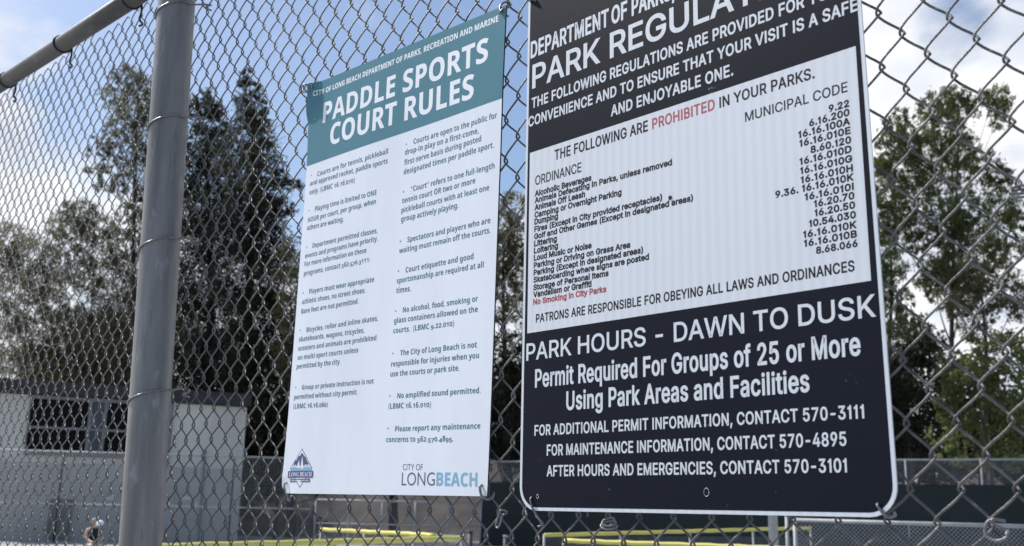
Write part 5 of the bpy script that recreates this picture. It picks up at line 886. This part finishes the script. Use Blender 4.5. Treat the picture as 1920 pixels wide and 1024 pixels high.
RIGHT = [
 ('department_line', [
  ('DEPARTMENT', -1.1818, 0.7441, -1.0074, 0.7441, 0.0285, 'cond', 'white'),
  ('OF', -1.001, 0.7441, -0.9694, 0.7441, 0.0285, 'cond', 'white'),
  ('PARKS, RECREATION & MARINE', -0.9598, 0.7441, -0.597, 0.7441, 0.0285, 'cond', 'white')]),
 ('title', [
  ('PARK', -1.1767, 0.6885, -1.0257, 0.6885, 0.0405, 'wide', 'white'),
  ('REGULATIONS', -1.0043, 0.6885, -0.5969, 0.6885, 0.0405, 'wide', 'white')]),
 ('intro_line', [
  ('THE FOLLOWING REGULATIONS ARE PROVIDED FOR YOUR', -1.1773, 0.653, -0.6029, 0.6535, 0.0172, 'cond', 'white')]),
 ('intro_line', [
  ('CONVENIENCE AND TO ENSURE THAT YOUR VISIT IS A SAFE', -1.1844, 0.6217, -0.5911, 0.623, 0.0167, 'cond', 'white')]),
 ('intro_line', [
  ('AND ENJOYABLE ONE.', -1.0024, 0.5923, -0.7791, 0.5914, 0.0169, 'cond', 'white')]),
 ('prohibition_line', [
  ('THE FOLLOWING ARE', -1.1224, 0.5494, -0.9306, 0.5501, 0.0164, 'cond', 'black'),
  ('PROHIBITED', -0.9222, 0.5507, -0.8111, 0.5498, 0.0157, 'cond', 'red'),
  ('IN YOUR PARKS.', -0.8029, 0.551, -0.6553, 0.5499, 0.015, 'cond', 'black')]),
 ('column_heading', [
  ('ORDINANCE', -1.1661, 0.5175, -1.0639, 0.5165, 0.0154, 'reg', 'black')]),
 ('column_heading', [
  ('MUNICIPAL CODE', -0.7619, 0.5187, -0.6106, 0.5191, 0.0133, 'reg', 'black')]),
 ('code_list', [
  ('9.22', -0.6376, 0.5008, -0.6097, 0.4971, 0.0086, 'bold', 'black'),
  ('6.16.200', -0.6659, 0.4883, -0.61, 0.4861, 0.0087, 'bold', 'black'),
  ('16.16.100A', -0.6821, 0.4767, -0.6099, 0.4743, 0.0087, 'bold', 'black'),
  ('16.16.010E', -0.6811, 0.4643, -0.6099, 0.4626, 0.0086, 'bold', 'black'),
  ('8.60.120', -0.6657, 0.4518, -0.6098, 0.4506, 0.0086, 'bold', 'black'),
  ('16.16.010D', -0.6819, 0.44, -0.6098, 0.4383, 0.0086, 'bold', 'black'),
  ('16.16.010G', -0.6817, 0.4276, -0.6097, 0.426, 0.0085, 'bold', 'black'),
  ('16.16.010H', -0.6814, 0.4153, -0.6094, 0.4137, 0.0085, 'bold', 'black'),
  ('9.36. 16.16.010K', -0.7194, 0.4037, -0.6093, 0.4022, 0.0085, 'bold', 'black'),
  ('16.16.010I', -0.6767, 0.3916, -0.6096, 0.3902, 0.0084, 'bold', 'black'),
  ('16.20.70', -0.6642, 0.3795, -0.6095, 0.3792, 0.0084, 'bold', 'black'),
  ('16.20.50', -0.664, 0.3682, -0.6092, 0.3667, 0.0083, 'bold', 'black'),
  ('10.54.030', -0.6723, 0.3556, -0.6088, 0.3547, 0.0083, 'bold', 'black'),
  ('16.16.010K', -0.6813, 0.3432, -0.6088, 0.3421, 0.0083, 'bold', 'black'),
  ('16.16.010B', -0.6807, 0.3318, -0.6088, 0.3303, 0.0083, 'bold', 'black'),
  ('8.68.066', -0.6645, 0.32, -0.6087, 0.3185, 0.0082, 'bold', 'black')]),
 ('ordinance_list', [
  ('Alcoholic Beverages', -1.1663, 0.4995, -1.0428, 0.497, 0.0091, 'bold', 'black'),
  ('Animals Defecating In Parks, unless removed', -1.1663, 0.4872, -0.8871, 0.487, 0.0087, 'bold', 'black'),
  ('Animals Off Leash', -1.1663, 0.4749, -1.056, 0.4747, 0.0091, 'bold', 'black'),
  ('Camping or Overnight Parking', -1.1663, 0.4627, -0.9821, 0.4621, 0.0089, 'bold', 'black'),
  ('Dumping', -1.1663, 0.4505, -1.1136, 0.4512, 0.0091, 'bold', 'black'),
  ('Fires (Except in City provided receptacles)', -1.1663, 0.4383, -0.9058, 0.4389, 0.0087, 'bold', 'black'),
  ('Golf and Other Games (Except in designated areas)', -1.1663, 0.4262, -0.8513, 0.4269, 0.0085, 'bold', 'black'),
  ('Littering', -1.1663, 0.4141, -1.1158, 0.415, 0.009, 'bold', 'black'),
  ('Loitering', -1.1663, 0.402, -1.1129, 0.4036, 0.009, 'bold', 'black'),
  ('Loud Music or Noise', -1.1663, 0.39, -1.042, 0.3921, 0.0088, 'bold', 'black'),
  ('Parking or Driving on Grass Area', -1.1663, 0.378, -0.9658, 0.3799, 0.0086, 'bold', 'black'),
  ('Parking (Except in designated areas)', -1.1663, 0.3661, -0.9416, 0.3678, 0.0086, 'bold', 'black'),
  ('Skateboarding where signs are posted', -1.1663, 0.3542, -0.9309, 0.3561, 0.0085, 'bold', 'black'),
  ('Storage of Personal Items', -1.1663, 0.3423, -1.0078, 0.3432, 0.0086, 'bold', 'black'),
  ('Vandalism or Graffiti', -1.1663, 0.3305, -1.0418, 0.332, 0.0087, 'bold', 'black'),
  ('No Smoking in City Parks', -1.1663, 0.3187, -1.0123, 0.3195, 0.0086, 'bold', 'red')]),
 ('obey_line', [
  ('PATRONS ARE RESPONSIBLE FOR OBEYING ALL LAWS AND ORDINANCES', -1.1598, 0.2895, -0.6142, 0.2902, 0.013, 'cond', 'black')]),
 ('hours_line', [
  ('PARK HOURS - DAWN TO DUSK', -1.18, 0.2315, -0.5906, 0.2318, 0.0261, 'med', 'white')]),
 ('permit_line', [
  ('Permit Required For Groups of 25 or More', -1.1593, 0.1889, -0.6123, 0.1874, 0.027, 'condb', 'white')]),
 ('permit_line', [
  ('Using Park Areas and Facilities', -1.0918, 0.1497, -0.6821, 0.1497, 0.0265, 'condb', 'white')]),
 ('contact_line', [
  ('FOR ADDITIONAL PERMIT INFORMATION, CONTACT 570-3111', -1.159, 0.1141, -0.6122, 0.1137, 0.0154, 'condm', 'white')]),
 ('contact_line', [
  ('FOR MAINTENANCE INFORMATION, CONTACT 570-4895', -1.1318, 0.0835, -0.6365, 0.0827, 0.0157, 'condm', 'white')]),
 ('contact_line', [
  ('AFTER HOURS AND EMERGENCIES, CONTACT 570-3101', -1.1312, 0.0524, -0.6376, 0.0524, 0.0155, 'condm', 'white')]),
]
regulations_sign()

# ------------------------------------------------------------------ teal and white court rules sign
M['coro'] = specked('white printed panel', (0.74, 0.775, 0.84), (0.30, 0.30, 0.31), 0.42, 0.80, 75)
M['teal'] = specked('teal sign print', (0.092, 0.222, 0.272), (0.35, 0.45, 0.50), 0.4, 0.80, 120)
M['teal_ink'] = mat('teal lettering', (0.050, 0.145, 0.160), 0.5, 0, 0.08, 40)
M['white_print'] = mat('white lettering', (0.76, 0.78, 0.83), 0.45, 0, 0.04, 20)
M['core'] = mat('black panel core', (0.012, 0.012, 0.014), 0.6)
M['slate_ink'] = mat('slate lettering', (0.09, 0.10, 0.15), 0.5)
M['sky_ink'] = mat('light blue lettering', (0.20, 0.42, 0.56), 0.5)
M['violet_ink'] = mat('violet emblem ink', (0.075, 0.065, 0.17), 0.5)
M['blue_ink'] = mat('pale blue emblem ink', (0.22, 0.42, 0.60), 0.5)
TY = -0.0115
TLEFT = [(-1.8701, 0.0256), (-1.8826, 0.0401), (-1.8781, 0.0752), (-1.8731, 0.1794), (-1.8721, 0.2886), (-1.8696, 0.6013), (-1.8686, 0.7136), (-1.8741, 0.8318), (-1.8805, 0.8985)]
TRIGHT = [(-1.2651, 0.0223), (-1.2645, 0.0351), (-1.2633, 0.0752), (-1.2608, 0.1794), (-1.2580, 0.2886), (-1.2503, 0.6013), (-1.2494, 0.6925), (-1.2472, 0.8018), (-1.2454, 0.8644)]
def edge_at(tab, t):
    x = t*(len(tab)-1); i = min(int(x), len(tab)-2); f = x-i; a, b = tab[i], tab[i+1]; return a[0]+(b[0]-a[0])*f, a[1]+(b[1]-a[1])*f
def curl(u, v):                                     # how far the upper left corner is bent over, 0 to 1
    x = (u+1.880)/0.050; t = (0.897-v)/0.085
    if x >= 1 or t >= 1: return 0.0
    return (1-max(x, 0.0))*max(0.0, 1-max(t, 0.0)**1.5)
def teal_y(u, v):
    w = 0.0012*math.sin(u*14)*math.sin(v*6+1); k = curl(u, v)
    if k: w -= 0.017*k**0.8+0.0016*math.sin(u*260+v*90)*k
    s2 = (u+1.868)/0.03; t2 = (v-0.028)/0.03
    if s2 < 1 and t2 < 1: w += 0.004*(1-max(s2, 0))*(1-max(t2, 0))
    return w
def teal_p(u, v, off):
    k = curl(u, v); return fp(u+0.022*k*k, v-0.012*k*k, TY+teal_y(u, v)+off)
def court_sign():
    root = empty('court_rules_sign', fp(-1.56, 0.0, TY), 'white paddle court rules sign with a teal heading band, its upper left corner curled', 'sign')
    nu, nv = 60, 96
    def grid(t0, t1, off, y2=None):
        vs = []
        for j in range(nv+1):
            t = t0+(t1-t0)*j/nv; l, r = edge_at(TLEFT, t), edge_at(TRIGHT, t)
            for i in range(nu+1):
                s = i/nu; s = s*s*0.35+s*0.65; u = l[0]+(r[0]-l[0])*s; v = l[1]+(r[1]-l[1])*s
                vs.append(teal_p(u, v, off))
        return vs, [(j*(nu+1)+i, j*(nu+1)+i+1, (j+1)*(nu+1)+i+1, (j+1)*(nu+1)+i) for j in range(nv) for i in range(nu)]
    q = MB(); vs, fs = grid(0, 1, 0); q.add(vs, fs, True); q.build('panel', M['coro'], root)
    # the panel's core and back, a hair behind the printed face
    q = MB(); va, fa = grid(0, 1, 0.0003); vb, _ = grid(0, 1, 0.0030); n = len(va)
    rim = [i for i in range(nu+1)]+[(j+1)*(nu+1)-1 for j in range(1, nv+1)]+[nv*(nu+1)+i for i in range(nu-1, -1, -1)]+[j*(nu+1) for j in range(nv-1, 0, -1)]
    q.add(va+vb, [tuple(i+n for i in f[::-1]) for f in fa]+[(rim[k], rim[(k+1) % len(rim)], rim[(k+1) % len(rim)]+n, rim[k]+n) for k in range(len(rim))]); q.build('panel_core', M['core'], root)
    q = MB(); vs, fs = grid(0.7478, 1, -0.00010); q.add(vs, fs, True); q.build('heading_band', M['teal'], root)
    surf = lambda u, v: teal_p(u, v, -0.00020-(0.0007 if curl(u, v) > 0 else 0))
    mats = {'white': M['white_print'], 'teal': M['teal_ink'], 'slate': M['slate_ink'], 'sky': M['sky_ink']}
    for name, lines in TEAL:
        bycol = {}
        for ln in lines:
            (t, u0, v0, u1, v1, cap, st, col) = ln[:8]; mb = bycol.setdefault(col, MB())
            text_faces(mb, t, u0, v0, u1, v1, cap, st, surf)
            if len(ln) > 8:
                bu, bv = ln[8]; r = 0.0017
                mb.add([surf(bu+r*math.cos(a*math.pi/5), bv+r*math.sin(a*math.pi/5)) for a in range(10)], [tuple(range(10))])
        for col, mb in bycol.items(): mb.build(name, mats[col], root)
    # diamond emblem
    def flat(mb, pts, lay): mb.add([fp(u, v, TY+teal_y(u, v)-0.00015-0.00008*lay) for u, v in pts], [tuple(range(len(pts)))])
    ec, top, bot, mid, hw = -1.8134, 0.1128, 0.0359, 0.0738, 0.0395
    em = MB()
    dia = [(ec, bot), (ec+hw, mid), (ec, top), (ec-hw, mid)]
    flat(em, dia, 0)
    emb = em.build('emblem', M['violet_ink'], root)
    k = 0.94; q = MB(); flat(q, [(ec+(u-ec)*k, mid+(v-mid)*k) for u, v in dia], 1); q.build('emblem_ground', M['coro'], emb)
    q = MB()                                        # skyline of cliffs
    sky_ = [(-.030, .0790), (-.022, .0890), (-.017, .0905), (-.012, .0975), (-.006, .0985), (-.001, .1035), (.004, .1030), (.008, .0975), (.014, .0960), (.020, .0885), (.030, .0790)]
    flat(q, [(ec+a, b) for a, b in sky_], 2); q.build('emblem_skyline', M['violet_ink'], emb)
    q = MB(); flat(q, [(ec-.034, .0690), (ec+.034, .0690), (ec+.0365, .0735), (ec+.031, .0768), (ec-.031, .0768), (ec-.0365, .0735)], 2); q.build('emblem_water', M['blue_ink'], emb)
    q = MB()
    flat(q, [(ec-.016, .0752), (ec-.004, .0752), (ec-.0085, .0905)], 3); flat(q, [(ec-.002, .0735), (ec+.009, .0735), (ec+.0025, .0985)], 3)
    for a in (-.028, -.021, .013, .019, .025): flat(q, [(ec+a, .0785), (ec+a+.003, .0785), (ec+a+.003, .0815), (ec+a, .0815)], 3)
    q.build('emblem_sail', M['coro'], emb)
    def bar(u0, u1, v0, v1, r, lay, dv=0.0):
        pts = []
        for (cu, cv, a0) in ((u1-r, v0+r, -90), (u1-r, v1-r, 0), (u0+r, v1-r, 90), (u0+r, v0+r, 180)):
            for t in range(5):
                a = math.radians(a0+t*22.5); pts.append((cu+r*math.cos(a), cv+r*math.sin(a)))
        q = MB(); flat(q, pts, lay); return q
    bar(ec-.0455, ec+.0440, .0557, .0692, .003, 4).build('emblem_banner', M['violet_ink'], emb)
    bar(ec-.0360, ec+.0345, .0472, .0538, .002, 4).build('emblem_banner', M['violet_ink'], emb)
    q = MB(); text_faces(q, 'LONG BEACH', ec-.0405, .0585, ec+.0395, .0585, .0082, 'serif', lambda u, v: fp(u, v, TY+teal_y(u, v)-0.00060)); q.build('emblem_lettering', M['white_print'], emb)
    q = MB()
    text_faces(q, 'PARKS, RECREATION AND MARINE', ec-.032, .0490, ec+.031, .0490, .0028, 'tb', lambda u, v: fp(u, v, TY+teal_y(u, v)-0.00060)); q.build('emblem_lettering', M['white_print'], emb)
    # wires at the corners
    tie('tie_wire', [fp(-1.864, 0.044, 0.004), fp(-1.863, 0.046, TY-0.002), fp(-1.867, 0.039, TY-0.003), fp(-1.871, 0.030, -0.009), fp(-1.867, 0.020, -0.004), fp(-1.870, 0.012, 0.002), fp(-1.865, 0.014, -0.006), fp(-1.862, 0.022, 0.003), fp(-1.867, 0.030, 0.004)], root, 0.0018)
    tie('tie_wire', [fp(-1.2775, 0.039, 0.004), fp(-1.277, 0.039, TY-0.0015), fp(-1.2775, 0.033, TY-0.003), fp(-1.273, 0.023, TY-0.003), fp(-1.267, 0.018, -0.008), fp(-1.264, 0.021, 0.000), fp(-1.266, 0.028, 0.005)], root, 0.0021)
    tie('tie_wire', [fp(-1.256, 0.852, 0.004), fp(-1.256, 0.853, TY-0.0015), fp(-1.258, 0.860, TY-0.003), fp(-1.260, 0.872, -0.009), fp(-1.255, 0.878, 0.000), fp(-1.251, 0.872, 0.005), fp(-1.249, 0.864, -0.004), fp(-1.252, 0.857, TY-0.003), fp(-1.259, 0.852, TY-0.003)], root, 0.0020)
    y3 = TY-0.014
    tie('tie_wire', [fp(-1.868, 0.872, 0.004), fp(-1.884, 0.884, -0.010), fp(-1.872, 0.893, y3-.006), fp(-1.858, 0.890, y3), fp(-1.856, 0.880, y3+0.003), fp(-1.868, 0.876, y3-.004), fp(-1.880, 0.886, y3), fp(-1.872, 0.900, -0.018), fp(-1.862, 0.902, 0.004)], root, 0.0017)
    tie('tie_wire', [fp(-1.882, 0.866, 0.004), fp(-1.886, 0.876, -0.02), fp(-1.876, 0.888, y3-0.007), fp(-1.864, 0.893, y3-.004), fp(-1.852, 0.890, y3+0.002), fp(-1.847, 0.880, y3+0.002)], root, 0.0014)
TEAL = [
 ('department_line', [
  ('CITY OF LONG BEACH DEPARTMENT OF PARKS, RECREATION AND MARINE', -1.851, 0.865, -1.2645, 0.8399, 0.0117, 'tb', 'white')]),
 ('title', [
  ('PADDLE SPORTS', -1.815, 0.7963, -1.2895, 0.7735, 0.0445, 'tb', 'white')]),
 ('title', [
  ('COURT RULES', -1.7818, 0.738, -1.3254, 0.7142, 0.0457, 'tb', 'white')]),
 ('rule_paragraph', [
  ('Courts are for tennis, pickleball', -1.8237, 0.6791, -1.5746, 0.6699, 0.0106, 'tr', 'teal', (-1.8473, 0.6868)),
  ('and approved racket, paddle sports', -1.8508, 0.664, -1.5741, 0.6501, 0.0106, 'tr', 'teal'),
  ('only. (LBMC 16.16.010)', -1.8503, 0.6442, -1.681, 0.6347, 0.0108, 'tr', 'teal')]),
 ('rule_paragraph', [
  ('Playing time is limited to ONE', -1.8241, 0.6029, -1.6055, 0.5928, 0.0105, 'tr', 'teal', (-1.8475, 0.6093)),
  ('HOUR per court, per group, when', -1.8493, 0.5833, -1.6061, 0.575, 0.0105, 'tr', 'teal'),
  ('others are waiting.', -1.8503, 0.5662, -1.7131, 0.5598, 0.0107, 'tr', 'teal')]),
 ('rule_paragraph', [
  ('Department permitted classes,', -1.8246, 0.5239, -1.5961, 0.5149, 0.0103, 'tr', 'teal', (-1.8472, 0.5294)),
  ('events and programs have priority.', -1.8511, 0.5059, -1.5937, 0.4985, 0.0103, 'tr', 'teal'),
  ('For more information on these', -1.8508, 0.4884, -1.6289, 0.4812, 0.0103, 'tr', 'teal'),
  ('programs, contact 562.570.3111.', -1.8507, 0.4683, -1.6154, 0.4616, 0.0102, 'tr', 'teal')]),
 ('rule_paragraph', [
  ('Players must wear appropriate', -1.8256, 0.4267, -1.5995, 0.4194, 0.0101, 'tr', 'teal', (-1.8483, 0.4319)),
  ('athletic shoes, no street shoes.', -1.8506, 0.4083, -1.6261, 0.402, 0.0101, 'tr', 'teal'),
  ('Bare feet are not permitted.', -1.8507, 0.3883, -1.6469, 0.3836, 0.0101, 'tr', 'teal')]),
 ('rule_paragraph', [
  ('Bicycles, roller and inline skates,', -1.8258, 0.347, -1.581, 0.3424, 0.0098, 'tr', 'teal', (-1.8497, 0.3534)),
  ('skateboards, wagons, tricycles,', -1.852, 0.3301, -1.6236, 0.3243, 0.0099, 'tr', 'teal'),
  ('scooters and animals are prohibited', -1.8529, 0.3112, -1.5832, 0.3058, 0.0098, 'tr', 'teal'),
  ('on multi-sport courts unless', -1.8525, 0.2923, -1.6399, 0.2883, 0.0098, 'tr', 'teal'),
  ('permitted by the city.', -1.8534, 0.2742, -1.6977, 0.271, 0.0099, 'tr', 'teal')]),
 ('rule_paragraph', [
  ('Group or private instruction is not', -1.8288, 0.23, -1.5849, 0.225, 0.0095, 'tr', 'teal', (-1.8519, 0.236)),
  ('permitted without city permit.', -1.8553, 0.2119, -1.6359, 0.2083, 0.0096, 'tr', 'teal'),
  ('(LBMC 16.16.060)', -1.8555, 0.1933, -1.7335, 0.1905, 0.0098, 'tr', 'teal')]),
 ('rule_paragraph', [
  ('Courts are open to the public for', -1.4964, 0.6696, -1.2612, 0.6587, 0.0107, 'tr', 'teal', (-1.5184, 0.6751)),
  ('drop-in play on a first-come,', -1.5212, 0.6539, -1.3084, 0.643, 0.0108, 'tr', 'teal'),
  ('first-serve basis during posted', -1.5218, 0.6338, -1.3011, 0.6262, 0.0107, 'tr', 'teal'),
  ('designated times per paddle sport.', -1.5224, 0.6154, -1.2674, 0.6064, 0.0106, 'tr', 'teal')]),
 ('rule_paragraph', [
  ('“Court” refers to one full-length', -1.4983, 0.5764, -1.2641, 0.5683, 0.0105, 'tr', 'teal', (-1.52, 0.581)),
  ('tennis court OR two or more', -1.5232, 0.5587, -1.3137, 0.5528, 0.0106, 'tr', 'teal'),
  ('pickleball courts with at least one', -1.5238, 0.5406, -1.2766, 0.5321, 0.0104, 'tr', 'teal'),
  ('group actively playing.', -1.5235, 0.5229, -1.3578, 0.5171, 0.0106, 'tr', 'teal')]),
 ('rule_paragraph', [
  ('Spectators and players who are', -1.5016, 0.4799, -1.2717, 0.4733, 0.0102, 'tr', 'teal', (-1.5228, 0.4854)),
  ('waiting must remain off the courts.', -1.5249, 0.4624, -1.271, 0.456, 0.0102, 'tr', 'teal')]),
 ('rule_paragraph', [
  ('Court etiquette and good', -1.5027, 0.4225, -1.313, 0.4176, 0.0102, 'tr', 'teal', (-1.5243, 0.429)),
  ('sportsmanship are required at all', -1.5276, 0.4058, -1.2863, 0.3988, 0.0101, 'tr', 'teal'),
  ('times.', -1.5278, 0.3873, -1.4844, 0.3853, 0.0105, 'tr', 'teal')]),
 ('rule_paragraph', [
  ('No alcohol, food, smoking or', -1.505, 0.3482, -1.2992, 0.3423, 0.0099, 'tr', 'teal', (-1.5264, 0.354)),
  ('glass containers allowed on the', -1.5302, 0.3312, -1.2985, 0.3242, 0.0099, 'tr', 'teal'),
  ('courts.  (LBMC 9.22.010)', -1.5309, 0.3127, -1.3589, 0.3071, 0.01, 'tr', 'teal')]),
 ('rule_paragraph', [
  ('The City of Long Beach is not', -1.5068, 0.2696, -1.2989, 0.2643, 0.0097, 'tr', 'teal', (-1.5291, 0.2756)),
  ('responsible for injuries when you', -1.5328, 0.2515, -1.2927, 0.2459, 0.0097, 'tr', 'teal'),
  ('use the courts or park site.', -1.5335, 0.2334, -1.3411, 0.2288, 0.0098, 'tr', 'teal')]),
 ('rule_paragraph', [
  ('No amplified sound permitted.', -1.5091, 0.1926, -1.2867, 0.1877, 0.0095, 'tr', 'teal', (-1.5313, 0.1985)),
  ('(LBMC 16.16.010)', -1.5345, 0.1753, -1.4129, 0.1717, 0.0098, 'tr', 'teal')]),
 ('rule_paragraph', [
  ('Please report any maintenance', -1.5111, 0.1339, -1.2851, 0.1298, 0.0094, 'tr', 'teal', (-1.5333, 0.1402)),
  ('concerns to 562.570.4895.', -1.5369, 0.116, -1.3508, 0.1116, 0.0095, 'tr', 'teal')]),
 ('city_wordmark', [
  ('CITY OF', -1.484, 0.0662, -1.4286, 0.065, 0.0104, 'thin', 'slate'),
  ('LONG', -1.4856, 0.04, -1.3949, 0.0392, 0.022, 'thin', 'slate'),
  ('BEACH', -1.3907, 0.0393, -1.2888, 0.0376, 0.0215, 'tb', 'sky')]),
]
court_sign()

# ------------------------------------------------------------------ loose wire clips left on the mesh
def clip(u, v, label, kind):
    root = empty('wire_clip', fp(u, v, -0.006), label, 'wire clip', 'leftover wire clips on the near mesh')
    if kind == 'coil':
        pts = [fp(u+(0.0075+0.0004*k)*math.cos(k*0.75)*0.8, v+0.0045*math.sin(k*0.75)-0.0005*k, -0.006+0.006*math.sin(k*0.75+0.8)) for k in range(20)]
    elif kind == 'loop':
        pts = [fp(u+a*.78, v+b*.8, y) for a, b, y in ((.006, .010, .004), (-.004, .012, -.008), (-.012, .006, -.010), (-.013, -.008, -.011), (.000, -.015, -.011), (.014, -.010, -.011), (.014, -.004, -.009), (.008, -.002, .003), (-.004, .006, -.004), (-.006, .010, -.009), (-.001, .013, -.008))]
    else:
        pts = [fp(u+a*.6, v+b*.68, y) for a, b, y in ((.008, .016, .004), (.004, .020, -.007), (-.002, .006, -.009), (-.010, -.014, -.009), (-.004, -.020, -.009), (.003, -.012, -.008), (.007, .006, -.006), (.010, .014, .003))]
    q = MB(); q.tube(smooth_path(pts, 4), 0.0016, 8); q.build('coil', M['galv_tie'], root)
clip(-1.012, -0.010, 'twisted wire clip on a knot under the middle left of the dark sign', 'coil')
clip(-1.238, -0.012, 'long flattened wire clip on the mesh between the two signs', 'link')
clip(-0.472, -0.008, 'open loop wire clip at the lower right, on the mesh past the dark sign', 'loop')
clip(-0.419, 0.353, 'wire clip on the mesh at the far right edge, before the gum tree', 'coil')
